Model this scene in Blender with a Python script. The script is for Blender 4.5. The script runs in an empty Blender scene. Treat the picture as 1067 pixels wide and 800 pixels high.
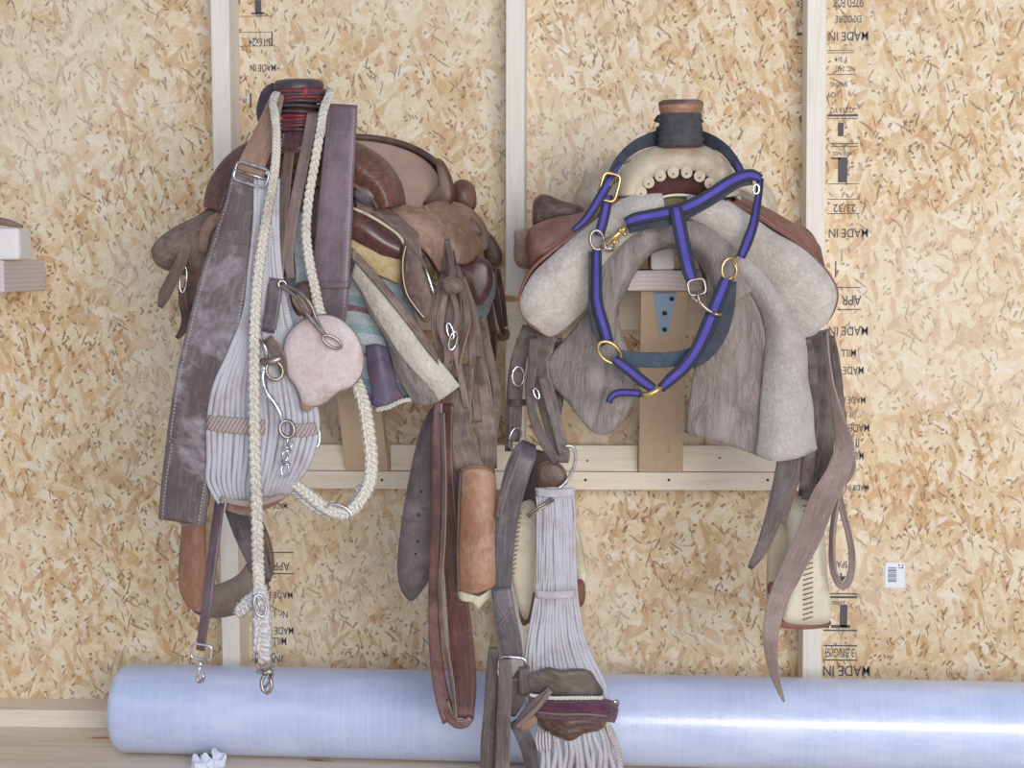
import bpy, bmesh, math, random
from mathutils import Vector, Matrix, noise, Euler
random.seed(7)
C = bpy.context.scene.collection
PI = math.pi
# ------------------------------------------------------------------ camera
F = 1700.0; D = 3.4
CAMZ = 1.0
cam_d = bpy.data.cameras.new('camera'); cam = bpy.data.objects.new('camera', cam_d); C.objects.link(cam)
cam_d.sensor_width = 36.0; cam_d.lens = F * 36.0 / 1067.0
cam.location = (0, -D, CAMZ)
pitch, yaw, roll = math.radians(-4.65), math.radians(3.8), math.radians(-0.3)
Rm = (Matrix.Rotation(yaw, 3, 'Z') @ Matrix.Rotation(PI/2 + pitch, 3, 'X') @ Matrix.Rotation(roll, 3, 'Z'))
cam.rotation_euler = Rm.to_euler()
bpy.context.scene.camera = cam
def W(px, py, d):
    v = Rm @ Vector(((px-533.5)/F, -(py-400)/F, -1.0))
    t = (D - d) / v.y
    return Vector((v.x*t, -d, CAMZ + v.z*t))
def S(d): return (D - d) / F
def P(p):
    return p.copy() if isinstance(p, Vector) else W(*p)
# ------------------------------------------------------------------ materials
def lin(h):
    h = h.lstrip('#'); o = []
    for i in (0, 2, 4):
        c = int(h[i:i+2], 16)/255
        o.append(c/12.92 if c <= .04045 else ((c+.055)/1.055)**2.4)
    return (*o, 1)
class NT:
    def __init__(s, name):
        s.m = bpy.data.materials.new(name); s.m.use_nodes = True
        s.t = s.m.node_tree; s.t.nodes.clear()
        s.out = s.n('ShaderNodeOutputMaterial'); s.b = s.n('ShaderNodeBsdfPrincipled')
        s.l(s.b.outputs[0], s.out.inputs[0])
        s.tc = s.n('ShaderNodeTexCoord')
    def n(s, t, **k):
        n = s.t.nodes.new(t)
        for a, b in k.items(): setattr(n, a, b)
        return n
    def l(s, a, b): s.t.links.new(a, b)
    def mapping(s, src, rot=(0,0,0), scale=(1,1,1), loc=(0,0,0)):
        m = s.n('ShaderNodeMapping'); s.l(src, m.inputs[0])
        m.inputs['Rotation'].default_value = rot; m.inputs['Scale'].default_value = scale; m.inputs['Location'].default_value = loc
        return m.outputs[0]
    def noise(s, vec, scale, detail=3, rough=.55, dist=0):
        n = s.n('ShaderNodeTexNoise'); s.l(vec, n.inputs['Vector'])
        n.inputs['Scale'].default_value = scale; n.inputs['Detail'].default_value = detail
        n.inputs['Roughness'].default_value = rough; n.inputs['Distortion'].default_value = dist
        return n.outputs[0]
    def ramp(s, fac, stops):
        r = s.n('ShaderNodeValToRGB'); s.l(fac, r.inputs[0])
        e = r.color_ramp.elements
        while len(e) < len(stops): e.new(.5)
        for el, (p, c) in zip(e, stops): el.position = p; el.color = lin(c) if isinstance(c, str) else c
        return r.outputs[0]
    def mixc(s, fac, a, b, mode='MIX'):
        m = s.n('ShaderNodeMix', data_type='RGBA', blend_type=mode)
        for v, i in ((fac, 0), (a, 6), (b, 7)):
            if isinstance(v, (int, float)): m.inputs[i].default_value = v
            elif isinstance(v, str): m.inputs[i].default_value = lin(v)
            else: s.l(v, m.inputs[i])
        return m.outputs[2]
    def math(s, op, a, b=0, clamp=False):
        m = s.n('ShaderNodeMath', operation=op); m.use_clamp = clamp
        for i, v in enumerate((a, b)):
            if isinstance(v, (int, float)): m.inputs[i].default_value = v
            else: s.l(v, m.inputs[i])
        return m.outputs[0]
    def bump(s, h, strength=.4, dist=.002):
        b = s.n('ShaderNodeBump'); b.inputs['Strength'].default_value = strength; b.inputs['Distance'].default_value = dist
        s.l(h, b.inputs['Height']); s.l(b.outputs[0], s.b.inputs['Normal'])
    def fin(s, col, rough=.6, spec=.5, metal=0):
        if isinstance(col, str): s.b.inputs['Base Color'].default_value = lin(col)
        else: s.l(col, s.b.inputs['Base Color'])
        if isinstance(rough, (int, float)): s.b.inputs['Roughness'].default_value = rough
        else: s.l(rough, s.b.inputs['Roughness'])
        s.b.inputs['Specular IOR Level'].default_value = spec; s.b.inputs['Metallic'].default_value = metal
        return s.m
MATS = {}
def leather(name, a, b, c=None, rough=.5, sc=14, spec=.5, stitch=None, lo=.35, hi=.65, edge=None, cr=(.5, .66)):
    t = NT(name); o = t.tc.outputs['Object']
    n1 = t.noise(o, sc, 5, .65, .4); col = t.ramp(n1, [(lo, a), (hi, b)])
    n2 = t.noise(o, sc*.55, 6, .75, .2)
    if c: col = t.mixc(t.ramp(n2, [(cr[0], (0,0,0,1)), (cr[1], (1,1,1,1))]), col, c)
    n3 = t.noise(o, 260, 3, .6)
    col = t.mixc(.25, col, t.ramp(n3, [(.3, '#3a3030'), (.7, '#b09a92')]), 'SOFT_LIGHT')
    sep = t.n('ShaderNodeSeparateXYZ'); t.l(t.tc.outputs['UV'], sep.inputs[0])
    v = sep.outputs[1]; u = sep.outputs[0]
    if edge:
        ee = t.math('ABSOLUTE', t.math('SUBTRACT', v, .5))
        wob = t.noise(o, 60, 3)
        em = t.math('GREATER_THAN', t.math('ADD', ee, t.math('MULTIPLY', t.math('SUBTRACT', wob, .5), .05)), .455)
        col = t.mixc(t.math('MULTIPLY', em, .55), col, edge)
        cv = t.n('ShaderNodeCombineXYZ'); t.l(t.math('MULTIPLY', u, 18), cv.inputs[0]); t.l(t.math('MULTIPLY', v, 9), cv.inputs[1])
        st_ = t.noise(cv.outputs[0], 1.0, 4, .7)
        col = t.mixc(t.ramp(st_, [(.48, (0,0,0,1)), (.75, (.6,.6,.6,1))]), col, edge)
    if stitch:
        e = t.math('ABSOLUTE', t.math('SUBTRACT', v, .5))
        line = t.math('LESS_THAN', t.math('ABSOLUTE', t.math('SUBTRACT', e, .42)), .018)
        dash = t.math('LESS_THAN', t.math('FRACT', t.math('MULTIPLY', u, 160)), .62)
        col = t.mixc(t.math('MULTIPLY', t.math('MULTIPLY', line, dash), .8), col, stitch)
    t.bump(t.noise(o, 420, 3, .6), .25, .001)
    r = t.n('ShaderNodeMapRange'); t.l(n2, r.inputs[0]); r.inputs[3].default_value = rough-.1; r.inputs[4].default_value = rough+.18
    return t.fin(col, r.outputs[0], spec)
def fleece(name, a, b, c=None, sc=10, stretch=(1,1,1), bumps=.9):
    t = NT(name); o = t.tc.outputs['Object']; om = t.mapping(o, scale=stretch)
    col = t.ramp(t.noise(om, sc, 4, .7, .3), [(.36, a), (.62, b)])
    if c: col = t.mixc(t.ramp(t.noise(o, 5.5, 5, .7), [(.5, (0,0,0,1)), (.66, (1,1,1,1))]), col, c)
    f = t.noise(om, 150, 4, .75, .5)
    col = t.mixc(.45, col, t.ramp(f, [(.3, '#5c5554'), (.7, '#e8e2dc')]), 'SOFT_LIGHT')
    hh = t.math('ADD', f, t.math('MULTIPLY', t.noise(om, sc*1.6, 3, .6, .6), 2.5 if stretch[0] > 1 else .8))
    t.bump(hh, bumps, .005)
    t.b.inputs['Sheen Weight'].default_value = .3
    return t.fin(col, .95, .15)
def metal(name, c, rough=.3):
    t = NT(name); o = t.tc.outputs['Object']
    col = t.mixc(t.ramp(t.noise(o, 60, 4), [(.45, (0,0,0,1)), (.7, (1,1,1,1))]), c, '#7d6a5c')
    return t.fin(col, rough, .5, .85)
def wood(name, a, b, rot=(0,0,0), rough=.65, sc=1.0, endg=False):
    t = NT(name); o = t.tc.outputs['Object']
    if endg:
        m = t.mapping(o, loc=(.02, 0, .09)); w = t.n('ShaderNodeTexWave', wave_type='RINGS', rings_direction='Y')
        t.l(m, w.inputs[0]); w.inputs['Scale'].default_value = 42; w.inputs['Distortion'].default_value = 1.2
        col = t.ramp(w.outputs['Fac'], [(.2, a), (.95, b)])
    else:
        o = t.mapping(o, rot=rot); rot = (0,0,0)
        m = t.mapping(o, scale=(18*sc, 18*sc, .9*sc))
        n = t.noise(m, 3, 5, .6, 1.2)
        col = t.ramp(n, [(.3, a), (.52, b), (.7, a)])
        k = t.noise(t.mapping(o, rot=rot, scale=(9, 9, 3)), 2.6, 1, .4)
        col = t.mixc(t.ramp(k, [(.74, (0,0,0,1)), (.8, (1,1,1,1))]), col, '#b08a62')
    t.bump(t.noise(t.mapping(o, rot=rot, scale=(90, 90, 5)), 4, 3), .12, .001)
    return t.fin(col, rough, .3)
def osb():
    t = NT('oriented_strand_board')
    sx = t.n('ShaderNodeSeparateXYZ'); t.l(t.tc.outputs['Object'], sx.inputs[0]); cb = t.n('ShaderNodeCombineXYZ')
    t.l(sx.outputs[0], cb.inputs[0]); t.l(sx.outputs[2], cb.inputs[1]); o = cb.outputs[0]
    def nz(vec, scale, detail=2, rough=.55, dist=0):
        out = t.noise(vec, scale, detail, rough, dist); out.node.noise_dimensions = '2D'; return out
    warp = t.n('ShaderNodeTexNoise'); warp.noise_dimensions = '2D'; t.l(o, warp.inputs[0]); warp.inputs['Scale'].default_value = 16; warp.inputs['Detail'].default_value = 3
    add = t.n('ShaderNodeVectorMath', operation='MULTIPLY_ADD'); t.l(warp.outputs['Color'], add.inputs[0])
    add.inputs[1].default_value = (.016, .016, 0); t.l(o, add.inputs[2]); ow = add.outputs[0]
    w2 = t.n('ShaderNodeTexNoise'); w2.noise_dimensions = '2D'; t.l(o, w2.inputs[0]); w2.inputs['Scale'].default_value = 90; w2.inputs['Detail'].default_value = 2
    ad2 = t.n('ShaderNodeVectorMath', operation='MULTIPLY_ADD'); t.l(w2.outputs['Color'], ad2.inputs[0])
    ad2.inputs[1].default_value = (.004, .004, 0); t.l(ow, ad2.inputs[2]); ow = ad2.outputs[0]
    def rs(ang, sc, loc):
        r = t.mapping(ow, rot=(0, 0, math.radians(ang)))
        return t.mapping(r, scale=sc, loc=loc)
    tints = ['#dfc39b', '#e6d1ad', '#eedfc6', '#e1c8a2', '#d6b68a', '#f1e7d7', '#e4cfad', '#ebdaba', '#cfab80', '#ecdfc4', '#e8d7ba', '#e2caa6']
    def rampstops(k):
        r = random.Random(k); c = [r.choice(tints) for _ in range(6)]
        return [(i/6, x) for i, x in enumerate(c)]
    col = t.ramp(nz(ow, 9, 4, .7, 1.5), [(.3, '#dabb90'), (.5, '#e5cfab'), (.7, '#eddfc2')])
    h = nz(ow, 30, 2)
    angs = [5, 62, 118, 35, 150, 88, 20, 135, 75]
    for i, a in enumerate(angs):
        ssc = [7, 9, 12, 14, 18, 22, 27, 32, 38][i]
        v = t.n('ShaderNodeTexVoronoi', feature='F1', voronoi_dimensions='2D'); t.l(rs(a, (ssc*.6, ssc*2.2, 1), (i*3.1, i*1.7, 0)), v.inputs['Vector']); v.inputs['Scale'].default_value = 1.0
        sep = t.n('ShaderNodeSeparateColor'); t.l(v.outputs['Color'], sep.inputs[0])
        cc = t.n('ShaderNodeValToRGB'); t.l(sep.outputs[0], cc.inputs[0]); cc.color_ramp.interpolation = 'CONSTANT'
        st = rampstops(i*17+3); e = cc.color_ramp.elements
        while len(e) < 6: e.new(.5)
        for el, (p, c) in zip(e, st): el.position = p; el.color = lin(c)
        gr = nz(rs(a, (16, 150, 1), (i, i, 0)), 1.5, 3, .6)
        cg = t.mixc(.6, cc.outputs[0], t.ramp(gr, [(.3, '#66523c'), (.5, '#8c8c8c'), (.72, '#d0ccc4')]), 'SOFT_LIGHT')
        mask = t.math('MULTIPLY', t.math('GREATER_THAN', sep.outputs[1], .60), t.math('LESS_THAN', v.outputs['Distance'], .6))
        col = t.mixc(t.math('MULTIPLY', mask, .74), col, cg)
        mh = t.n('ShaderNodeMix', data_type='FLOAT'); t.l(mask, mh.inputs[0]); t.l(h, mh.inputs[2]); t.l(sep.outputs[2], mh.inputs[3]); h = mh.outputs[0]
    for i, (a, sx_, sz, th, sel, c) in enumerate([(35, 13, 120, .24, .955, '#8d6d57'), (105, 15, 130, .24, .95, '#7d6453'), (75, 24, 190, .3, .93, '#8a6a50'), (60, 60, 160, .36, .93, '#84644d'), (120, 45, 140, .34, .93, '#93714f'), (100, 15, 50, .34, .93, '#cba77e'), (70, 12, 60, .34, .93, '#c79f72'), (150, 90, 130, .36, .93, '#7c5f4c')]):
        v = t.n('ShaderNodeTexVoronoi', feature='F1', voronoi_dimensions='2D'); t.l(rs(a, (sx_, sz, 1), (i*7.7, i*2.3, 0)), v.inputs['Vector']); v.inputs['Scale'].default_value = 1
        sep = t.n('ShaderNodeSeparateColor'); t.l(v.outputs['Color'], sep.inputs[0])
        mask = t.math('MULTIPLY', t.math('GREATER_THAN', sep.outputs[1], sel), t.math('LESS_THAN', v.outputs['Distance'], th))
        col = t.mixc(t.math('MULTIPLY', mask, .75), col, c)
    col = t.mixc(t.ramp(nz(ow, 70, 4, .7), [(.57, (0,0,0,1)), (.72, (.5,.5,.5,1))]), col, '#b38c63')
    col = t.mixc(t.ramp(nz(ow, 45, 4, .7), [(.55, (0,0,0,1)), (.7, (.45,.45,.45,1))]), col, '#f2e9da')
    col = t.mixc(t.ramp(nz(o, 2.2, 3, .6), [(.45, (0,0,0,1)), (.62, (.35,.35,.35,1))]), col, '#efe3cf')
    t.bump(h, .22, .002)
    return t.fin(col, .62, .35)
def plastic_roll():
    t = NT('clear_plastic_film_roll'); o = t.tc.outputs['Object']
    f = t.noise(t.mapping(o, scale=(160, 6, 6)), 1, 3, .6)
    g = t.noise(t.mapping(o, scale=(3, 10, 10)), 2, 3, .6)
    col = t.mixc(f, '#aebbe0', '#cdd8f4'); col = t.mixc(t.ramp(g, [(.4, (0,0,0,1)), (.7, (.6,.6,.6,1))]), col, '#dcE3fb')
    cr = t.noise(t.mapping(o, rot=(0, .6, 0), scale=(40, 14, 90)), 1.2, 4, .7, .6)
    cl = t.noise(o, 5, 2)
    hh = t.math('MULTIPLY', cr, cl)
    t.bump(t.math('ADD', t.math('MULTIPLY', f, .35), hh), .5, .004)
    t.b.inputs['Coat Weight'].default_value = .6; t.b.inputs['Coat Roughness'].default_value = .18
    t.b.inputs['Subsurface Weight'].default_value = .15; t.b.inputs['Subsurface Radius'].default_value = (.02, .02, .03)
    return t.fin(col, .33, .7)
def webbing():
    t = NT('purple_striped_nylon_webbing'); sep = t.n('ShaderNodeSeparateXYZ'); t.l(t.tc.outputs['UV'], sep.inputs[0])
    u, v = sep.outputs[0], sep.outputs[1]
    e = t.math('ABSOLUTE', t.math('SUBTRACT', v, .5))
    col = t.mixc(t.math('LESS_THAN', e, .2), '#333949', t.mixc(t.noise(t.tc.outputs['Object'], 30, 3), '#483d99', '#6c5ec6'))
    w = t.math('SINE', t.math('MULTIPLY', u, 2600))
    col = t.mixc(t.math('MULTIPLY', t.math('ADD', w, 1), .12), col, '#141826')
    t.bump(w, .4, .001)
    return t.fin(col, .75, .3)
def knit(name, a, b, freq=900):
    t = NT(name); sep = t.n('ShaderNodeSeparateXYZ'); t.l(t.tc.outputs['UV'], sep.inputs[0])
    w = t.math('SINE', t.math('ADD', t.math('MULTIPLY', sep.outputs[0], freq), t.math('MULTIPLY', sep.outputs[1], 12.56)))
    w = t.math('ADD', t.math('MULTIPLY', w, .5), .5)
    col = t.mixc(w, a, b)
    col = t.mixc(t.ramp(t.noise(t.tc.outputs['Object'], 11, 4, .7), [(.5, (0,0,0,1)), (.72, (.6,.6,.6,1))]), col, '#9a8576')
    t.bump(w, .6, .0015)
    return t.fin(col, .9, .15)
def blanket():
    t = NT('striped_wool_blanket'); sep = t.n('ShaderNodeSeparateXYZ'); t.l(t.tc.outputs['UV'], sep.inputs[0])
    r = t.n('ShaderNodeValToRGB'); t.l(sep.outputs[1], r.inputs[0]); r.color_ramp.interpolation = 'CONSTANT'
    st = [(0,'#a3acb0'),(.12,'#b7c0c4'),(.30,'#93a8ac'),(.36,'#8a6a70'),(.40,'#b4bcbc'),(.48,'#97aeb2'),(.54,'#b9c3c8'),(.62,'#9fb2b8'),(.68,'#8b6f76'),(.71,'#b0bcc4'),(.84,'#8f9db0'),(.92,'#77728c')]
    e = r.color_ramp.elements
    while len(e) < len(st): e.new(.5)
    for el, (p, c) in zip(e, st): el.position = p; el.color = lin(c)
    n = t.noise(t.tc.outputs['Object'], 220, 3, .7)
    col = t.mixc(.5, r.outputs[0], t.ramp(n, [(.3, '#555555'), (.7, '#dddddd')]), 'SOFT_LIGHT')
    t.bump(n, .8, .003)
    return t.fin(col, .95, .1)
def tooled():
    t = NT('tooled_brown_leather'); o = t.tc.outputs['Object']
    v = t.n('ShaderNodeTexVoronoi', feature='DISTANCE_TO_EDGE'); t.l(t.mapping(o, scale=(1,1,1)), v.inputs[0]); v.inputs['Scale'].default_value = 75
    col = t.ramp(v.outputs[0], [(0, '#4f352d'), (.05, '#6b463b'), (.3, '#7a5044')])
    col = t.mixc(t.ramp(t.noise(o, 9, 4, .7), [(.45, (0,0,0,1)), (.7, (1,1,1,1))]), col, '#50352f')
    t.bump(v.outputs[0], .5, .003)
    return t.fin(col, .42, .5)
m_osb = osb()
m_pineV = wood('pine_stud', '#e4d9cb', '#efe8de')
m_pineH = wood('pine_board', '#dfcdb4', '#eadfcd', rot=(0, PI/2, 0))
m_brace = wood('tan_brace_board', '#c2a88c', '#ccb499')
m_end = wood('board_end_grain', '#d3c3c1', '#ddd2d2', endg=True)
m_cap = wood('rack_block', '#e8e2e0', '#efeae8', rot=(PI/2, 0, 0))
m_ply = wood('plywood_floor', '#d8c6ad', '#e8dac6', rot=(0, PI/2, 0), sc=.35)
m_roll = plastic_roll()
m_web = webbing()
m_webdk = leather('charcoal_webbing', '#343b47', '#464d59', rough=.8, sc=30)
m_dark = leather('dark_scuffed_leather', '#56474a', '#6d5f62', '#bcb7bf', rough=.5, sc=5, stitch='#a09793', edge='#857a7c', cr=(.47,.62))  # dark leathers lightened and tinted purple-grey, haze and sheen in the colour
m_plum = leather('plum_leather', '#54434a', '#685760', '#83717b', rough=.38, sc=8, stitch='#83747a', edge='#7d6e76')
m_brown = leather('brown_leather', '#553a30', '#724d3f', '#94705c', rough=.4)
m_umber = leather('umber_leather', '#453430', '#654a42', '#866b60', rough=.45, edge='#8f7569')
m_tan = leather('tan_worn_leather', '#806453', '#977863', '#b3988a', rough=.5, edge='#b09a8c')
m_rust = leather('rust_leather', '#8d664f', '#a67c62', '#c3a692', rough=.45, sc=10, edge='#b8937c')
m_red = leather('oxblood_leather', '#70443a', '#85554a', '#9a756b', rough=.42)
m_wine = leather('wine_leather', '#4a3031', '#643f3e', '#7e5a56', rough=.28, edge='#7a5753')
m_latigo = leather('greybrown_latigo', '#584842', '#725f57', '#917d74', rough=.52, edge='#a08e84')
m_fender = leather('worn_grey_plum_leather', '#4d4345', '#655a5e', '#857b81', rough=.42, sc=8, edge='#6f6468')
m_taupe = leather('taupe_suede_strap', '#7d6b67', '#8e7c78', '#9d8d88', rough=.8, sc=20, edge='#a2928d')
m_bluegrey = leather('blue_black_leather', '#443f43', '#5c5559', '#78717a', rough=.36, edge='#857c80')
m_latR = leather('grey_worn_strap', '#574c4a', '#70635f', '#8c807b', rough=.55, edge='#988b85')
m_umbR = leather('dark_grey_brown_strap', '#463c3b', '#5f5350', '#7c706c', rough=.5, edge='#8a7d78')
m_suede = leather('pinkish_suede', '#ab9282', '#bfa799', '#b09587', rough=.92, sc=8, spec=.1)
m_cream = leather('cream_rawhide', '#c8bda6', '#dcd3be', '#b19c85', rough=.55, sc=9)
m_rawhide = leather('pale_rawhide', '#cfc9b2', '#e0dbc8', '#b3a68c', rough=.45, sc=14)
m_tool = tooled()
m_fleece = fleece('pale_sheepskin', '#bcb4ad', '#d4cec8', '#b3a79f')
m_fleece2 = fleece('off_white_sheepskin_edge', '#cbc4ba', '#ded8d0', '#b8a89c')
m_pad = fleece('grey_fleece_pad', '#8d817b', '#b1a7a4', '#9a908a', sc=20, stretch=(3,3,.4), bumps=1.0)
m_padpale = fleece('light_fleece_pad', '#b0aaa8', '#c4bfbc', '#a99a96')  # paler fleece for the turned-back fold of the pad
m_disc = fleece('pale_scuffed_felt', '#c4b3b1', '#d6cbca', '#a98f8c', sc=9, bumps=.35)
m_yellow = fleece('yellowed_fleece', '#bfa673', '#d4c198', sc=20)
m_bluewool = fleece('bluish_wool', '#93a2ac', '#b3bcc0', '#8d8f94', sc=14)
m_blanket = blanket()
m_rope = knit('cotton_rope', '#c3bcb0', '#e2ddd3', 700)
m_rope2 = knit('grey_cotton_rope', '#b3aeae', '#d8d5d6', 700)
m_cord = knit('mohair_cord', '#b4b2ba', '#d3d2da', 1500)
m_cordbr = knit('stained_woven_band', '#8f827f', '#b5a7a2', 900)
m_steel = metal('nickel_steel', '#d9dbe2', .25)
m_dull = metal('tarnished_steel', '#a59c96', .4)
m_brass = metal('brass', '#cdb27a', .3)
_g = NT('galvanised_steel'); m_galv = _g.fin(_g.mixc(_g.noise(_g.tc.outputs['Object'], 90, 3), '#8fb0cf', '#a5c0da'), .35, .5, .5)  # blue reflection put into the base colour of the steel
m_rubber = leather('dark_rubber_wrap', '#41373b', '#5a4f55', rough=.4, sc=40)
m_redrub = leather('red_rubber_band', '#7a2f37', '#933a42', '#5a3238', rough=.45, sc=40)
m_wrap = leather('charcoal_cloth_wrap', '#3f4147', '#53565c', rough=.85, sc=60)
m_maroon = fleece('maroon_wool_band', '#4e2a3c', '#663850', sc=40)
m_ink = NT('black_stencil_ink').fin('#5e5a60', .8)
m_white = NT('white_paper').fin('#eceef4', .5)
m_scrap = NT('white_plastic_scrap').fin('#dfe3f2', .35)
m_screw = NT('dark_screw').fin('#3b3b40', .4, .5, .7)
m_copper = leather('copper_brown_tread', '#7a5546', '#906655', rough=.4)
# ------------------------------------------------------------------ spline helpers
def cr(p0, p1, p2, p3, t):
    return .5*((2*p1)+(p2-p0)*t+(2*p0-5*p1+4*p2-p3)*t*t+(3*p1-p0-3*p2+p3)*t*t*t)
def spl(pts, n, closed=False):
    """n samples per span"""
    out = []; L = len(pts)
    if L == 1: return list(pts)
    g = (lambda i: pts[i % L]) if closed else (lambda i: pts[max(0, min(L-1, i))])
    for i in range(L if closed else L-1):
        for k in range(n): out.append(cr(g(i-1), g(i), g(i+1), g(i+2), k/n))
    if not closed: out.append(pts[-1])
    return out
def lensamp(pts, step, closed=False):
    """resample polyline with equal arc steps; returns pts and params"""
    if closed: pts = pts + [pts[0]]
    acc = [0]
    for a, b in zip(pts, pts[1:]): acc.append(acc[-1] + (b-a).length)
    n = max(2, int(acc[-1]/step)); out = []; par = []; j = 0
    for k in range(n+1 if not closed else n):
        s = acc[-1]*k/n
        while j < len(acc)-2 and acc[j+1] < s: j += 1
        dd = acc[j+1]-acc[j]; t = (s-acc[j])/dd if dd > 1e-9 else 0
        out.append(pts[j].lerp(pts[j+1], t)); par.append((j+t)/(len(pts)-1))
    return out, par, acc[-1]
def interp(vals, t):
    if not isinstance(vals, (list, tuple)): return vals
    x = t*(len(vals)-1); i = min(int(x), len(vals)-2); f = x-i
    f = f*f*(3-2*f)*.5 + f*.5
    return vals[i]*(1-f)+vals[i+1]*f
# geometry = (verts, faces, uvs per vert)
def merge(gs):
    V, Fc, U = [], [], []
    for g in gs:
        o = len(V); V += g[0]; U += g[2]; Fc += [tuple(i+o for i in f) for f in g[1]]
    return V, Fc, U
ROOTS = {}
def obj(name, geos, mat, parent=None, smooth=True, sub=0, bevel=0):
    if isinstance(geos, tuple): geos = [geos]
    V, Fc, U = merge(geos)
    off = parent_world(parent)
    me = bpy.data.meshes.new(name)
    me.from_pydata([tuple(v-off) for v in V], [], Fc)
    uv = me.uv_layers.new(name='UVMap')
    for l in me.loops: uv.data[l.index].uv = U[l.vertex_index]
    bm = bmesh.new(); bm.from_mesh(me); bmesh.ops.recalc_face_normals(bm, faces=bm.faces); bm.to_mesh(me); bm.free()
    for p in me.polygons: p.use_smooth = smooth
    me.materials.append(mat)
    o = bpy.data.objects.new(name, me); C.objects.link(o)
    if parent: o.parent = parent
    ROOTS[o.name] = off
    if bevel:
        b = o.modifiers.new('bevel', 'BEVEL'); b.width = bevel; b.segments = 2; b.limit_method = 'ANGLE'
    if sub:
        s = o.modifiers.new('sub', 'SUBSURF'); s.levels = sub; s.render_levels = sub
    return o
def parent_world(p):
    return Vector(ROOTS[p.name]) if p else Vector((0,0,0))
def thing(name, label, cat, loc, group=None):
    o = bpy.data.objects.new(name, None); C.objects.link(o); o.location = loc
    o.empty_display_size = .05
    o['label'] = label; o['category'] = cat
    if group: o['group'] = group
    ROOTS[o.name] = Vector(loc)
    return o
def recentre(o):
    """top-level single mesh: origin to its base centre"""
    vs = [v.co for v in o.data.vertices]
    c = Vector(((min(v.x for v in vs)+max(v.x for v in vs))/2, (min(v.y for v in vs)+max(v.y for v in vs))/2, min(v.z for v in vs)))
    o.data.transform(Matrix.Translation(-c)); o.location = c
    ROOTS[o.name] = c
def tag(o, label, cat, group=None):
    o['label'] = label; o['category'] = cat
    if group: o['group'] = group
    recentre(o); return o
def struct(o):
    o['kind'] = 'structure'; return o
def box(x0, x1, y0, y1, z0, z1):
    V = [Vector((x, y, z)) for x in (x0, x1) for y in (y0, y1) for z in (z0, z1)]
    return V, [(0,1,3,2),(4,6,7,5),(0,4,5,1),(2,3,7,6),(0,2,6,4),(1,5,7,3)], [(v.x, v.z) for v in V]
def rbox(x0, x1, y0, y1, z0, z1): return box(x0, x1, y0, y1, z0, z1)
def sweep(path, frames, prof, closed, us):
    V, Fc, U = [], [], []; n = len(prof)
    for p, (a, b), u in zip(path, frames, us):
        for (s, t, v) in prof(u[1]) if callable(prof) else prof:
            V.append(p + a*s + b*t); U.append((u[0], v))
    n = len(V)//len(path); L = len(path)
    for i in range(L if closed else L-1):
        j = (i+1) % L
        for k in range(n):
            m = (k+1) % n
            Fc.append((i*n+k, i*n+m, j*n+m, j*n+k))
    if not closed:
        Fc.append(tuple(range(n-1, -1, -1))); Fc.append(tuple((L-1)*n+k for k in range(n)))
    return V, Fc, U
def tangents(path, closed=False):
    L = len(path); T = []
    for i in range(L):
        a = path[(i-1) % L] if closed else path[max(0, i-1)]
        b = path[(i+1) % L] if closed else path[min(L-1, i+1)]
        t = b-a; T.append(t.normalized() if t.length > 1e-9 else Vector((0,0,1)))
    return T
def ribbon(pts, w, th=.004, twist=0, step=.008, closed=False, cup=0, rnd=True, ref=Vector((0,-1,0)), wob=0, wpx=True):
    """strap lying in the plane seen from the room; w = width in photograph pixels at its own distance"""
    raw = [P(p) for p in pts]; path = spl(raw, 8, closed)
    path, par, L = lensamp(path, step, closed); T = tangents(path, closed)
    fr = []; us = []; ws = []
    for i, (p, t, q) in enumerate(zip(path, T, par)):
        n = ref - t*ref.dot(t)
        if n.length < 1e-3: n = Vector((1,0,0)) - t*t.x
        n.normalize(); b = t.cross(n)
        tw = math.radians(interp(twist, q))
        if tw: n, b = n*math.cos(tw)+b*math.sin(tw), b*math.cos(tw)-n*math.sin(tw)
        ww = interp(w, q); ww = ww*S(-p.y) if wpx else ww
        if wob: p += n*noise.noise(Vector((q*9, wob, L)))*wob
        fr.append((b*ww/2, n*th/2)); us.append((L*i/max(1, len(path)-1), q))
    e = .86
    prof = []
    N = 6
    for k in range(N+1):
        s = -e + 2*e*k/N; prof.append((s, 1+cup*(1-s*s), .5+s/2))
    prof.append((1, .45, 1)); prof.append((1, -.45, 1))
    for k in range(N+1):
        s = e - 2*e*k/N; prof.append((s, -1+cup*(1-s*s), .5+s/2))
    prof.append((-1, -.45, 0)); prof.append((-1, .45, 0))
    return sweep(path, fr, prof, closed, us)
def tube(pts, r, closed=False, sides=8, step=.006, flat=1, raw=False):
    ps = [P(p) for p in pts]; path = ps if raw else spl(ps, 8, closed)
    if not raw: path, par, L = lensamp(path, step, closed)
    else: par = [i/max(1, len(path)-1) for i in range(len(path))]; L = sum((b-a).length for a, b in zip(path, path[1:]))
    T = tangents(path, closed); fr = []; us = []
    n = Vector((0,-1,0)) - T[0]*T[0].dot(Vector((0,-1,0)))
    if n.length < .1: n = Vector((1,0,0)) - T[0]*T[0].x
    n.normalize()
    for i, t in enumerate(T):
        n = (n - t*n.dot(t)); n.normalize(); b = t.cross(n); rr = interp(r, par[i])
        fr.append((b*rr, n*rr*flat)); us.append((L*par[i], par[i]))
    prof = [(math.cos(2*PI*k/sides), math.sin(2*PI*k/sides), abs(k/sides*2-1)) for k in range(sides)]
    return sweep(path, fr, prof, closed, us)
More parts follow.
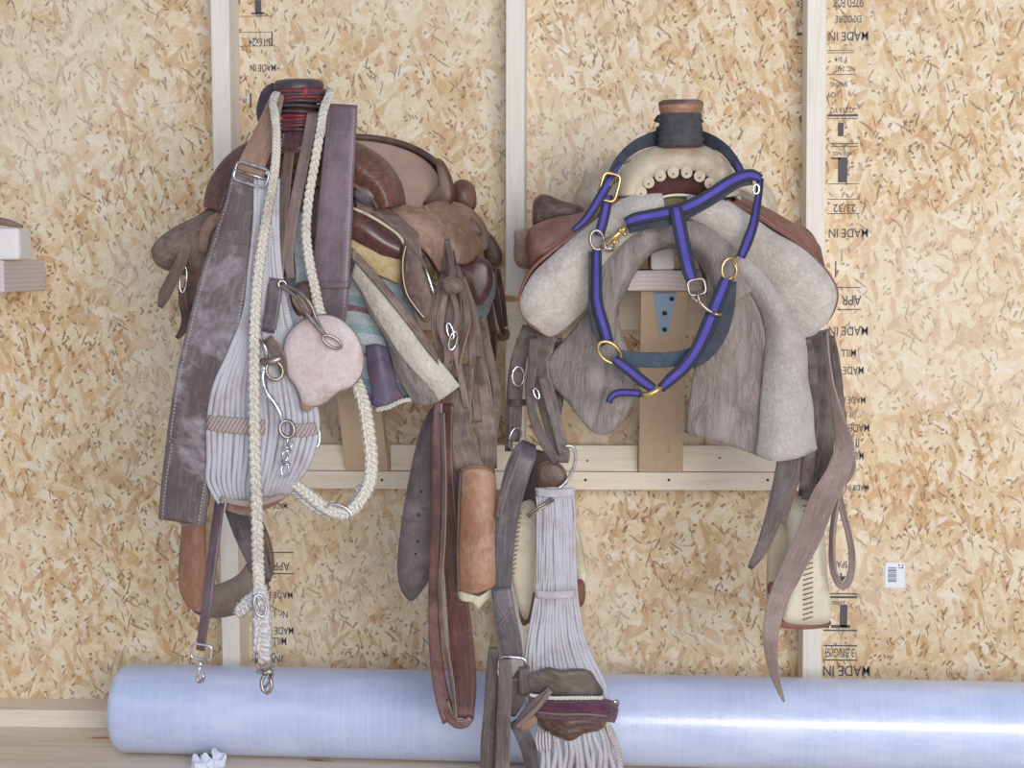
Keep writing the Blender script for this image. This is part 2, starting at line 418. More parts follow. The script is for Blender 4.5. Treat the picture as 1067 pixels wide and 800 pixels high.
def rope(pts, R, pitch=.03, step=.003, flat=1.0):
    raw = spl([P(p) for p in pts], 10); path, par, L = lensamp(raw, step); T = tangents(path)
    gs = []
    n0 = Vector((0,-1,0))
    for k in range(3):
        sp = []
        for i, (p, t) in enumerate(zip(path, T)):
            n = n0 - t*n0.dot(t); n = n.normalized() if n.length > .05 else Vector((1,0,0)); b = t.cross(n)
            rr = interp(R, par[i]); a = 2*PI*(L*par[i]/pitch + k/3)
            # three-strand plait: side to side with crossing depth
            sp.append(p + b*rr*.62*math.sin(a)*flat + n*rr*.38*math.sin(2*a))
        gs.append(tube(sp, [x*.56 for x in R] if isinstance(R, (list, tuple)) else R*.56, sides=6, raw=True))
    return gs
def ring(c, rx, ry, r=.0028, rot=0, tilt=0, closed=True, a0=0, a1=360, sq=2.0):
    """metal ring; centre in (px,py,d), radii in px at that distance"""
    c0 = P(c); s = S(-c0.y); pts = []; N = 20; ro = math.radians(rot); ti = math.radians(tilt)
    for k in range(N if closed else N+1):
        a = math.radians(a0 + (a1-a0)*k/N); ca, sa = math.cos(a), math.sin(a)
        x = math.copysign(abs(ca)**(2/sq), ca)*rx*s; z = math.copysign(abs(sa)**(2/sq), sa)*ry*s
        x, y = x*math.cos(ti), x*math.sin(ti)
        x, z = x*math.cos(ro)-z*math.sin(ro), x*math.sin(ro)+z*math.cos(ro)
        pts.append(c0+Vector((x, y, z)))
    return tube(pts, r, closed=closed, sides=8, step=.003)
def patch(rows, th=.005, nu=6, nv=6, wob=0, seed=0, wf=14):
    R = [[P(p) for p in r] for r in rows]
    A = [spl(r, nu) for r in R]
    G = list(zip(*[spl([A[i][j] for i in range(len(A))], nv) for j in range(len(A[0]))]))
    n, m = len(G), len(G[0]); nor = []
    for i in range(n):
        for j in range(m):
            du = G[min(n-1, i+1)][j]-G[max(0, i-1)][j]; dv = G[i][min(m-1, j+1)]-G[i][max(0, j-1)]
            k = du.cross(dv); nor.append(k.normalized() if k.length > 1e-12 else Vector((0,-1,0)))
    V, U, Fc = [], [], []
    for s in (1, -1):
        for i in range(n):
            for j in range(m):
                p = G[i][j].copy(); k = nor[i*m+j]
                if wob: p += k*wob*noise.noise(p*wf+Vector((seed, 0, 0)))
                edge = min(i, n-1-i, j, m-1-j)
                V.append(p + k*th/2*s*(.55 if edge == 0 else 1)); U.append((i/(n-1), j/(m-1)))
    o = n*m
    for i in range(n-1):
        for j in range(m-1):
            a = i*m+j; Fc.append((a, a+1, a+m+1, a+m)); Fc.append((o+a, o+a+m, o+a+m+1, o+a+1))
    for j in range(m-1):
        Fc.append((j, o+j, o+j+1, j+1)); a = (n-1)*m+j; Fc.append((a, a+1, o+a+1, o+a))
    for i in range(n-1):
        a = i*m; Fc.append((a, a+m, o+a+m, o+a)); a = i*m+m-1; Fc.append((a, o+a, o+a+m, a+m))
    return V, Fc, U
def pad(outline, th=.01, puff=.006, d=None, n=5, rings=6, centre=None, smooth=True, wob=0, seed=0, lean=None):
    """flat-ish rounded slab from a closed outline (px,py[,d]); puff = how much thicker in the middle"""
    pts = [P(p) if len(p) == 3 else W(p[0], p[1], d) for p in outline]
    ol = spl(pts, n, True) if smooth else pts
    c = P(centre) if centre else sum(ol, Vector())/len(ol)
    V, Fc, U = [], [], []; L = len(ol)
    prof = []
    for k in range(rings+1):
        t = k/rings; prof.append((t, t))
    nrm = Vector((0,-1,0))
    for s in (1, -1):
        for k in range(rings):
            t = 1-k/rings
            h = th/2*(0.5 if k == 0 else 1) + puff*(1-t**2.2)
            for i, q in enumerate(ol):
                p = c.lerp(q, t if k else 1)
                if wob: p = p + nrm*wob*noise.noise(p*18+Vector((seed,0,0)))
                V.append(p + nrm*h*s); U.append((i/L*.8, .5+(.5*t)))
        V.append(c + nrm*(th/2+puff)*s); U.append((.5, .5))
    B = rings*L+1
    for si in (0, 1):
        o = si*B
        for k in range(rings-1):
            for i in range(L):
                j = (i+1) % L; Fc.append((o+k*L+i, o+k*L+j, o+(k+1)*L+j, o+(k+1)*L+i))
        for i in range(L): Fc.append((o+(rings-1)*L+i, o+(rings-1)*L+(i+1) % L, o+rings*L))
    for i in range(L): Fc.append((i, B+i, B+(i+1) % L, (i+1) % L))
    return V, Fc, U
def lathe(c, prof, sides=28, wob=0, sx=1, tilt=None, seed=0):
    V, Fc, U = [], [], []
    for k, (r, z) in enumerate(prof):
        for i in range(sides):
            a = 2*PI*i/sides; rr = r*(1+wob*noise.noise(Vector((math.cos(a)*2, math.sin(a)*2, z*60+seed))))
            v = Vector((math.cos(a)*rr*sx, math.sin(a)*rr, z))
            if tilt: v = tilt @ v
            V.append(c+v); U.append((i/sides, k/len(prof)))
    for k in range(len(prof)-1):
        for i in range(sides):
            j = (i+1) % sides; Fc.append((k*sides+i, k*sides+j, (k+1)*sides+j, (k+1)*sides+i))
    Fc.append(tuple(range(sides-1, -1, -1))); Fc.append(tuple((len(prof)-1)*sides+i for i in range(sides)))
    return V, Fc, U
def ball(c, r, sx=1, sz=1):
    return lathe(P(c), [(max(r*math.sin(PI*k/8), 1e-4)*sx, -r*sz*math.cos(PI*k/8)) for k in range(9)], 12)
def cyl(a, b, r, sides=12): return tube([P(a), P(b)], r, sides=sides, raw=True)
def back(p, d2):
    v = P(p); return Vector((v.x, -d2, v.z))
def buckle(c, rx, ry, rot=0, r=.003, tilt=0):
    c0 = P(c); ro = math.radians(rot); s = S(-c0.y)
    a = c0 + Vector((-math.cos(ro)*rx*s, -.002, -math.sin(ro)*rx*s)); b = c0 + Vector((math.cos(ro)*rx*s, -.004, math.sin(ro)*rx*s))
    return [ring(c, rx, ry, r, rot, tilt, sq=5), cyl(a, b, r*.7, 6)]
def stitchline(pts, r=.0008): return tube(pts, r, sides=4, step=.01)
# ------------------------------------------------------------------ THE SETTING
def wall_mesh():
    V = [Vector((x, y, z)) for x in (-3, 3) for y in (0, .012) for z in (-.0, 2.44)]
    return V, box(0,1,0,1,0,1)[1], [(v.x, v.z) for v in V]
wall = struct(obj('wall_back', wall_mesh(), m_osb, smooth=False))
struct(obj('floor', box(-3, 3, -2.4, 0, -.018, 0), m_ply, smooth=False))
def stud(n, pxt, pyt, pxb, pyb, wpx=19.5):
    a = W(pxt, pyt, .089); b = W(pxb, pyb, .089); x = (a.x+b.x)/2; sl = (a.x-b.x)/(a.z-b.z)
    hw = .019
    V = []
    for z in (.038, 2.44):
        cx = b.x + sl*(z-b.z)
        for dx in (-hw, hw):
            for y in (-.089, 0): V.append(Vector((cx+dx, y, z)))
    g = (V, [(0,1,3,2),(4,6,7,5),(0,4,5,1),(2,3,7,6),(0,2,6,4),(1,5,7,3)], [(v.x, v.z) for v in V])
    struct(obj('trim_%d' % n, g, m_pineV, smooth=False, bevel=.002)); return x
stud(1, 228.5, 0, 241, 700); stud(2, 537, 0, 536, 600); stud(3, 851.5, 0, 846, 700)
# studs outside the frame to either side
for n, x in ((4, -1.44), (5, 1.02)):
    struct(obj('trim_%d' % n, box(x-.019, x+.019, -.089, 0, .038, 2.44), m_pineV, smooth=False, bevel=.002))
struct(obj('trim_6', box(-3, 3, -.089, 0, 0, .038), m_pineH, smooth=False, bevel=.002))
# stencilled lettering on the boards, upside down, seen beside the studs
def letters(txt, px, py, hpx, up=False, wscale=1.0, d=.0):
    cu = bpy.data.curves.new('t', 'FONT'); cu.body = txt; cu.size = 1; cu.extrude = 0; cu.offset = .006
    ob = bpy.data.objects.new('t', cu); C.objects.link(ob)
    dg = bpy.context.evaluated_depsgraph_get(); me = bpy.data.meshes.new_from_object(ob.evaluated_get(dg))
    C.objects.unlink(ob); bpy.data.objects.remove(ob)
    s = hpx*S(0)/.7; c = W(px, py, 0)
    xs = [v.co.x for v in me.vertices]; cx = (min(xs)+max(xs))/2
    sg = 1 if up else -1
    V = [Vector((c.x + sg*(v.co.x-cx)*s*wscale, -.0008, c.z + sg*(v.co.y-.35)*s)) for v in me.vertices]
    return V, [tuple(p.vertices) for p in me.polygons], [(0, 0)]*len(V)
def bar(x0, x1, y0, y1):
    a = W(x0, y1, 0); b = W(x1, y0, 0); return box(a.x, b.x, -.0009, -.0003, a.z, b.z)
ink = []
for (t, x, y, h, ws) in [('MADE IN', 884, 38, 9, .8), ('1 3/4', 876, 62, 5, .9), ('NC. 2437', 880, 72, 5, .7), ('EXPOSURE', 884, 20, 7, .55), ('SIZED FOR', 884, 3, 9, .5), ('SPACING', 874, 88, 5, .6), ('OY', 866, 99, 5, .9), ('QZ13 YQ', 877, 115, 5, .8),
        ('WEB NI32', 878, 160, 4, .8), ('23/32', 880, 217, 8, .9), ('MADE IN', 884, 243, 9, .8), ('b', 863, 277, 5, 1), ('APR', 887, 313, 10, .8), ('MADE IN', 884, 345, 9, .8), ('MILL', 884, 368, 8, .7), ('MADE IN', 884, 386, 8, .7),
        ('MADE IN', 888, 417, 7, .7), ('II II', 884, 432, 7, .8), ('MADE IN', 890, 446, 8, .7), ('II II', 890, 461, 8, .8), ('MILL', 893, 475, 8, .6), ('MADE IN', 893, 508, 6, .7),
        ('ment', 874, 627, 6, .8), ('3.BNG(S)', 875, 680, 9, .62), ('MADE IN', 882, 699, 11, .8), ('SPAN', 875, 588, 7, .7), ('4', 878, 602, 10, 1),
        ('3/16x24', 271, 44, 8, .65), ('MADE IN', 274, 71, 7, .7), ('ill', 255, 105, 5, 1), ('APR', 293, 590, 9, .8), ('MADE IN', 290, 620, 7, .8), ('Nr. J.', 292, 640, 8, .7), ('MADE IN', 291, 657, 8, .7), ('MILL', 291, 668, 8, .7), ('IN', 290, 686, 8, .9),
        ('MADE IN', 288, 527, 6, .7), ('EX', 833, 4, 7, .6), ('NY', 833, 24, 7, .6), ('PS', 833, 74, 5, .8), ('5', 834, 124, 6, 1)]:
    ink.append(letters(t, x, y, h, t == 'ment', ws))
for b in [(862, 890, 52, 53), (862, 890, 54.5, 55.5), (862, 892, 77, 78), (862, 894, 119, 121.5), (862, 894, 123, 124), (866, 894, 149, 150.2), (866, 894, 152, 153), (873, 883, 164, 190), (866, 876, 164, 166), (862, 895, 191, 192), (862, 896, 207, 208), (862, 896, 222, 223),
          (873, 879, 128, 142), (870, 871.5, 272, 289), (864, 897, 299, 300), (872, 897, 322, 323), (862, 893, 618, 619), (862, 893, 621, 623), (875, 883, 630, 653), (866, 886, 651, 654), (857, 864, 651, 654), (858, 893, 656, 657.2), (858, 893, 672, 673), (858, 893, 687, 688),
          (266, 272, 0, 14), (262, 276, 13, 15), (249, 282, 16.5, 17.5), (249, 284, 33, 34), (249, 284, 47.5, 48.5), (260.5, 262, 97, 112), (283, 284, 33, 48), (283, 306, 575, 576), (284, 306, 597, 598), (830, 837, 34, 37), (831, 837, 55, 56)]:
    ink.append(bar(*b))
tx = obj('board_lettering', ink, m_ink, wall, smooth=False); tx['label'] = 'dark stencilled board lettering, mostly upside down'
# bar code sticker
a = W(922, 612, 0); b = W(943, 586, 0)
stk = obj('barcode_sticker', [box(a.x, b.x, -.0015, -.0003, a.z, b.z)], m_white, smooth=False, bevel=.0004)
tag(stk, 'small white barcode sticker stuck on the strand board right of the last stud', 'sticker')
c1 = W(925, 606, 0); c2 = W(934, 590, 0); hb = []
n = 9
for i in range(n):
    z = c1.z + (c2.z-c1.z)*i/n; hb.append(box(c1.x, c2.x, -.002, -.0012, z, z+(c2.z-c1.z)/n*(.55 if i % 3 else .8)))
q1 = W(936, 592, 0); q2 = W(941, 587.5, 0); hb.append(box(q1.x, q2.x, -.002, -.0012, q1.z, q1.z+.002)); hb.append(box(q2.x-.002, q2.x, -.002, -.0012, q1.z, q2.z))
hb.append(box(q1.x, q1.x+.003, -.002, -.0012, (q1.z+q2.z)/2, q2.z))
m_grey = NT('grey_print').fin('#7f86a0', .6)
obj('barcode', hb, m_grey, stk, smooth=False)
# ------------------------------------------------------------------ SADDLE RACKS
def hz(py, d): return W(645, py, d).z
zu0, zu1 = hz(490, .089), hz(463, .089); zl0, zl1 = hz(509, .089), hz(490.5, .089)
xl = W(250, 480, .089).x+.0; xr = W(840, 480, .089).x
mr = thing('mounting_rail', 'pale pine rail of two stacked boards nailed across the studs below both saddles', 'rail', ((xl+xr)/2, -.05, zl0))
obj('lower_board', box(W(236, 500, .127).x, W(846, 500, .127).x, -.108, -.0895, zl0, zl1), m_pineH, mr, smooth=False, bevel=.0015)
racks = [(-.5145, 'middle'), (.081, 'right'), (-1.14, 'left')]
edges = []
xs = sorted([r[0] for r in racks[:2]])
for x0, x1 in ((W(250, 480, .09).x, xs[0]-.045), (xs[0]+.045, xs[1]-.045), (xs[1]+.045, W(842, 480, .09).x)):
    obj('upper_board', box(x0, x1, -.105, -.0895, zu0, zu1), m_pineH, mr, smooth=False, bevel=.0015)
sc_ = []
for px in (398, 697, 800, 610):
    c = W(px, 500, .1085); sc_.append(cyl(c, c+Vector((0, -.0012, 0)), .0026, 10))
for px, py in ((612, 480), (750, 477)):
    c = W(px, py, .1055); sc_.append(cyl(c, c+Vector((0, -.001, 0)), .0018, 10))
for k, g in enumerate(sc_): obj('screw', g, m_screw, mr)
uz0, uz1 = hz(343, .089), hz(304, .089)
ur = tag(obj('cross_board', box(W(252, 320, .09).x, W(842, 320, .09).x, -.108, -.0895, uz0, uz1), m_pineH, smooth=False, bevel=.0015),
    'pale board fixed level across the studs behind the saddles, seen through the saddle gullet', 'board')
RZ = W(693, 303, .39).z  # underside of the wide board of the rack
def rack(name, label, x, cxf, kneez, long=.39):
    r = thing(name, label, 'saddle rack', (x, -.2, kneez), 'saddle racks along the wall')
    obj('arm_board', box(cxf-.07, cxf+.07, -long, -.109, RZ, RZ+.038), m_end, r, smooth=False, bevel=.004)
    obj('ridge_board', box(cxf-.026, cxf+.019, -long, -.109, RZ+.0385, RZ+.0385+.045), m_cap, r, smooth=False, bevel=.006)
    # slanting brace from the rail up to the front of the arm
    y0, y1 = -.0895, -long+.03; z0, z1 = kneez, RZ-.001; t = .036
    V = []
    for (y, z) in ((y0-.001, z0), (y0-t, z0), (y1, z1), (y1+t, z1)):
        f = (z-z0)/(z1-z0); xx = x*(1-f)+cxf*f
        for dx in (-.0435, .0435): V.append(Vector((xx+dx, y, z)))
    Fc = [(0,1,3,2),(2,3,5,4),(4,5,7,6),(6,7,1,0),(0,2,4,6),(1,7,5,3)]
    obj('brace', (V, Fc, [(v.x, v.z) for v in V]), m_brace, r, smooth=False, bevel=.002)
    return r
kz = hz(489.5, .095)
X2f = W(692.5, 300, .39).x
rk = rack('saddle_rack', 'bare wood saddle rack with tan brace and bolted metal plate under the right saddle', .081, X2f, kz)
# metal gusset plate on the brace
def onbrace(px, py, lift=.0):
    z_top = RZ; y1 = -.39+.03; zz = None
    # plane of the brace front face
    p0 = Vector((0, -.0895-.036, kz)); p1 = Vector((0, y1, RZ-.001))
    nrm = Vector((0, (p1-p0).z, -(p1-p0).y)).normalized()
    if nrm.y > 0: nrm = -nrm
    v = Rm @ Vector(((px-533.5)/F, -(py-400)/F, -1.0)); o = Vector((0, -D, CAMZ))
    t = (p0-o).dot(nrm)/v.dot(nrm); return o+v*t+nrm*lift, nrm
pl = [(681, 304.5), (705, 304.5), (703, 315), (697, 343), (694.5, 347.5), (689, 347.5), (686.5, 343), (683, 320)]
V = []; nn = onbrace(690, 320)[1]
for l in (.0035, .0005):
    for q in pl: V.append(onbrace(q[0], q[1], l)[0])
k = len(pl)
Fc = [tuple(range(k)), tuple(range(2*k-1, k-1, -1))] + [(i, (i+1) % k, k+(i+1) % k, k+i) for i in range(k)]
gp = obj('gusset_plate', (V, Fc, [(0, 0)]*len(V)), m_galv, rk, smooth=False); gp['label'] = 'tapered metal plate tinted with a painted blue reflection'
for (px, py) in ((700, 310), (692.5, 325), (692.5, 342)):
    p, nn = onbrace(px, py, .003); obj('bolt', [cyl(p, p+nn*.003, .0045, 6)], m_screw, rk)
rk2 = rack('saddle_rack', 'wood saddle rack with a slanting tan brace, hidden under the left saddle', -.5145, -.5145, kz)
# third rack, cut by the left edge
Lx = W(4, 290, .24).x - .07
rk3 = thing('saddle_rack', 'empty saddle rack end of white wood blocks at the left edge of the photo', 'saddle rack', (Lx, -.1, W(20, 306, .24).z), 'saddle racks along the wall')
z0 = W(25, 305, .24).z; z1 = W(25, 271, .24).z; z2 = W(25, 237, .24).z
obj('arm_board', box(Lx-.07, Lx+.07, -.24, -.0005, z0, z1), m_end, rk3, smooth=False, bevel=.004)
obj('ridge_board', box(Lx-.04, W(20, 250, .24).x, -.24, -.17, z1+.0005, z2), m_cap, rk3, smooth=False, bevel=.008)
st = obj('leather_strap', ribbon([(-40, 226, .24), (-10, 229, .237), (8, 232, .233), (24, 236, .226)], [9, 9, 8, 3], th=.006), m_tan)
tag(st, 'end of a brown leather strap lying on the empty rack at the left edge', 'strap')
# ------------------------------------------------------------------ PLASTIC FILM ROLL
rr = .0885; yc = 0; ra = math.radians(-1.9)
x0 = W(126, 742, .235).x
rl = thing('film_roll', 'long roll of clear plastic film lying on the floor along the wall', 'roll', (0, -.272, 0)); rl.rotation_euler = (0, 0, ra); ROOTS['film_roll'] = Vector((0, 0, 0))
Vp, Fp, Up = [], [], []
prof = [(x0-.004, .03), (x0-.005, rr*.55), (x0-.002, rr*.86), (x0+.006, rr*.97), (x0+.02, rr)] + [(x0+.02+(1.35-x0)*k/40, rr) for k in range(1, 40)] + [(1.37, rr*.95), (1.375, .03)]
for k, (x, r) in enumerate(prof):
    for i in range(64):
        a = 2*PI*i/64; r2 = r*(1+.006*noise.noise(Vector((x*2.5, math.cos(a)*1.2, math.sin(a)*1.2))) - .004)
        Vp.append(Vector((x, yc+math.cos(a)*r2, rr+math.sin(a)*r2))); Up.append((i/64, x))
for k in range(len(prof)-1):
    for i in range(64): Fp.append((k*64+i, k*64+(i+1) % 64, (k+1)*64+(i+1) % 64, (k+1)*64+i))
Fp.append(tuple(range(63, -1, -1))); Fp.append(tuple((len(prof)-1)*64+i for i in range(64)))
obj('film', (Vp, Fp, Up), m_roll, rl)
V, Fc, U = [], [], []
def scrap(seed, c, sx, sz):
    g = lathe(c, [(max(.0005, .5*math.sin(PI*k/10))*sx, sz*(1-math.cos(PI*k/10))) for k in range(11)], 18)
    for v in g[0]:
        dlt = v-c; v += dlt*.9*noise.noise(v*70+Vector((seed,0,0))); v.z = max(v.z, .0005)
    return g
c = W(214, 798, .37); c.z = .0006
sc0 = obj('plastic_scrap', [scrap(1, c, .04, .013), scrap(5, c+Vector((.022, .01, 0)), .025, .02), scrap(9, c+Vector((-.02, .012, 0)), .02, .012)], m_scrap, smooth=False)
tag(sc0, 'crumpled white plastic scrap on the floor in front of the film roll', 'scrap')
# ------------------------------------------------------------------ SADDLES
def saddle_body(root, cx, zt, m_rim, m_seat, m_back, m_skirt, half=.2):
    L = lambda u, d, z: Vector((cx+u, -d, z))
    N = 9; th = [(-1+2*k/(N-1))*PI/2 for k in range(N)]
    def arc(hu, z0, hz_, d, fwd=.04, pw=.75):
        return [L(hu*math.sin(a), d+fwd*abs(math.sin(a))**3, z0+hz_*max(0, math.cos(a))**pw) for a in th]
    rim = arc(half, zt-.135, .135, .20)
    obj('cantle_back', patch([arc(half*.99, zt-.137, .13, .195), arc(half*.97, zt-.17, .115, .165), arc(half*.9, zt-.21, .10, .15)], .008), m_back, root)
    obj('seat', patch([arc(half*.95, zt-.14, .132, .206), arc(half*.88, zt-.17, .115, .24), arc(half*.8, zt-.2, .075, .32, .03), arc(half*.75, zt-.21, .09, .42, .02), arc(half*.68, zt-.19, .125, .50, .0), arc(half*.6, zt-.17, .13, .54, 0)], .01), m_seat, root)
    obj('cantle_binding', tube(rim, .007, sides=8), m_rim, root)
    # skirts running back to the wall on both sides
    for s in (-1, 1):
        rows = []
        for d, k in ((.12, .9), (.2, 1), (.36, .97), (.5, .95)):
            rows.append([L(s*.05, d, zt-.125), L(s*.12, d, zt-.155), L(s*.19*k, d, zt-.22), L(s*.245*k, d, zt-.30 + (.05 if d < .13 else 0))])
        obj('skirt', patch(rows, .01, wob=.004), m_skirt, root)
# ======================= right saddle ============================
CX = .103
RS = thing('western_saddle', 'right-hand saddle with cream scalloped fork, brown horn cap and pale fleece skirts', 'saddle', (CX, -.3, .86), 'saddles on the wall racks')
saddle_body(RS, CX, 1.19, m_cream, m_cream, m_cream, m_umber, .185)
# cream lobes of the cantle seen either side of the fork
obj('cantle_wing', patch([[(602,224,.34),(601,207,.34),(607,192,.34),(621,178,.34),(645,168,.36)],[(622,232,.37),(622,214,.38),(626,203,.38),(636,192,.38),(655,182,.40)]], .016), m_cream, RS)
obj('cantle_wing', patch([[(774,186,.36),(790,190,.34),(802,200,.34),(808,212,.34),(808,228,.34)],[(765,196,.40),(780,200,.38),(790,208,.38),(794,218,.38),(793,232,.37)]], .016), m_cream, RS)
c = W(709, 151.5, .585)
hs = S(.585)
obj('horn_neck', lathe(c+Vector((0,0,-.045)), [(.030,.040),(.030,.05),(.031,.085),(.034,.10)]), m_red, RS)
capt = Matrix.Rotation(math.radians(4), 3, 'X')
hc = obj('horn_cap', lathe(W(709.5, 117.5, .585), [(20*hs,-.004),(21*hs,.0),(22.5*hs,.006),(23*hs,.011),(22.3*hs,.0165),(19*hs,.020),(12*hs,.0215),(.001,.0215)], tilt=capt), m_rust, RS)
obj('horn_cap_rim', lathe(W(709.5, 118, .585)+Vector((0,0,.0125)), [(22*hs,-.002),(23.2*hs,.002),(22.6*hs,.007),(18*hs,.0105),(.001,.011)], tilt=capt), m_umber, hc)
wr = []
prof = []
for k in range(15):
    prof.append(((23.2+1.0*math.sin(k*2.4)-1.6*(k/14))*hs, -.002+.054*k/14))
obj('horn_wrap', lathe(c+Vector((0,0,.0)), [(18*hs,-.004)]+prof+[(16*hs,.054)], wob=.08), m_wrap, RS)
wr2 = [ribbon([(683,127,.545),(686,121,.545),(690,118,.545)], [5,3,1], .002), ribbon([(686,132,.545),(684,137,.545),(687,142,.545)], [4,3,2], .002), ribbon([(729,128,.545),(731,134,.545),(727,140,.55)], [3,4,2], .002)]
for g in wr2: obj('frayed_end', g, m_wrap, RS)
# cream fork with scalloped lower edge
oa = [(644,205),(650,182),(662,166),(682,155),(708,151),(734,154),(752,165),(763,181),(769,204)]
ia = [(666,203),(670,195),(680,185),(694,179),(711,177),(728,179),(741,187),(748,197),(752,206)]
cxp = 709
rows = [[back((*p, .57), .49) for p in oa], [(*p, .565) for p in oa], [((p[0]*.85+q[0]*.15), p[1]*.85+q[1]*.15, .59) for p, q in zip(oa, ia)], [(p[0]*.5+q[0]*.5, p[1]*.5+q[1]*.5, .605) for p, q in zip(oa, ia)], [(*q, .60) for q in ia]]
fk = obj('fork', patch(rows, .008, nu=6, nv=5), m_cream, RS)
sc_pts = [(668,199),(676,189),(688,182),(701.5,178.5),(715.5,178.5),(729,182.5),(740,190),(748,200)]
for (x, y) in sc_pts:
    a = pad([(x+6.0*math.cos(t*PI/4), y+1+6.2*math.sin(t*PI/4)) for t in range(8)], th=.003, puff=0, d=.609, rings=2, n=4)
    sc_o = obj('scallop', a, m_cream, fk, smooth=False)
for (x, y) in sc_pts:
    g = W(x+.0, y+2.6, .6125); obj('grommet', [cyl(g, g+Vector((0,-.0015,0)), .0014, 8)], m_screw, fk)
# red-brown gullet and its pale binding
gu = [(664,204),(672,196),(682,188),(696,182),(711,180),(727,182),(740,190),(748,198),(756,207)]
gl = [(672,214),(680,209),(690,204),(700,201.5),(709,201),(719,202),(730,205),(740,210),(748,216)]
obj('gullet', patch([[(*p,.585) for p in gu],[(p[0]*.5+q[0]*.5, p[1]*.5+q[1]*.5,.575) for p,q in zip(gu,gl)],[(*q,.565) for q in gl]], .006), m_wine, RS)
obj('gullet_binding', tube([(680,211,.60),(688,206,.60),(699,203.5,.60),(709,203,.60),(720,204,.60),(730,207,.60),(738,211,.60)], .0025), m_rawhide, RS)
m_olive = leather('olive_inner_leather', '#6f6655', '#85795f', rough=.6)
obj('gullet_lining', patch([[(678,212,.575),(690,206,.575),(709,204,.575),(728,207,.575),(742,214,.575)],[(678,228,.57),(692,224,.57),(709,222,.57),(728,224,.57),(744,230,.57)],[(672,240,.5),(692,236,.5),(709,234,.5),(730,237,.5),(748,243,.5)]], .005), m_olive, RS)
# fleece-lined skirts, front faces turned to the room
lsk = patch([
 [(690,203,.60),(668,205,.60),(650,209,.60),(628,224,.60),(600,246,.60),(572,268,.60),(553,287,.60),(543,312,.60),(546,330,.59)],
 [(692,212,.615),(672,217,.615),(652,225,.62),(628,242,.62),(602,264,.62),(580,283,.62),(563,302,.62),(553,322,.61),(555,338,.60)],
 [(693,224,.60),(676,232,.60),(655,245,.60),(640,262,.60),(622,286,.60),(602,306,.60),(582,324,.60),(569,337,.60),(564,345,.59)],
 [(694,232,.57),(680,240,.565),(662,254,.56),(646,274,.56),(632,298,.56),(613,317,.56),(596,333,.57),(581,344,.575),(571,349,.58)]], .011, nu=5, nv=5, wob=.006, seed=3)
o = obj('fleece_lining', lsk, m_fleece, RS)
rsk = patch([
 [(716,203,.60),(735,207,.60),(757,212,.60),(783,226,.60),(809,243,.60),(838,262,.60),(857,280,.60),(870,302,.60),(868,322,.59)],
 [(716,212,.615),(736,218,.615),(758,226,.62),(782,241,.62),(806,260,.62),(830,280,.62),(849,298,.62),(859,318,.61),(860,336,.60)],
 [(716,223,.60),(736,231,.60),(758,246,.60),(776,264,.60),(796,286,.60),(816,306,.60),(834,324,.60),(847,338,.60),(852,344,.59)],
 [(716,232,.57),(734,240,.565),(752,255,.56),(768,272,.56),(783,296,.56),(803,320,.56),(819,338,.57),(831,350,.575),(842,349,.58)]], .011, nu=5, nv=5, wob=.006, seed=8)
obj('fleece_lining', rsk, m_fleece, RS)
# leather edge of the skirts, carried back over the pad
def skirt_top(edge, dback=.125):
    f = [W(*p) for p in edge]
    return patch([[v+Vector((0,0,.002)) for v in f], [Vector((v.x, -(.6+dback)/2*1.0, v.z+.012)) for v in f], [Vector((v.x, -dback, v.z)) for v in f]], .007)
obj('skirt_leather', skirt_top([(650,207,.605),(628,222,.605),(600,244,.605),(572,266,.605),(552,285,.605),(541,312,.605),(546,332,.60),(558,344,.60),(571,350,.59)]), m_red, RS)
obj('skirt_leather', skirt_top([(757,210,.605),(783,224,.605),(810,241,.605),(839,260,.605),(858,279,.605),(872,302,.605),(870,322,.60),(860,338,.60),(842,350,.59)]), m_red, RS)
# swells, jockeys and stirrup blocks behind
obj('side_jockey', patch([[(551,262,.5),(553,240,.5),(575,229,.5),(605,224,.5),(634,212,.5)],[(553,278,.55),(562,268,.56),(585,256,.56),(610,238,.56),(640,222,.56)]], .014, wob=.003), m_red, RS)
obj('side_jockey', patch([[(766,205,.5),(782,211,.5),(812,226,.5),(838,240,.5),(853,258,.5)],[(762,212,.57),(786,222,.57),(812,240,.57),(842,262,.57),(859,284,.57)]], .012, wob=.003), m_red, RS)
obj('rear_jockey', pad([(555,222),(557,208),(567,202),(586,209),(606,215),(607,228),(580,232),(557,236)], .02, .008, d=.42), m_umber, RS)
obj('rear_jockey', pad([(822,236),(832,234),(843,240),(851,252),(852,266),(840,256),(826,246)], .02, .006, d=.42), m_umber, RS)
bk = obj('stirrup_leather_end', pad([(536,252),(536,242),(541,238.5),(560,240),(562,260),(560,279),(543,279),(536,271)], .022, .006, d=.36), m_tan, RS)
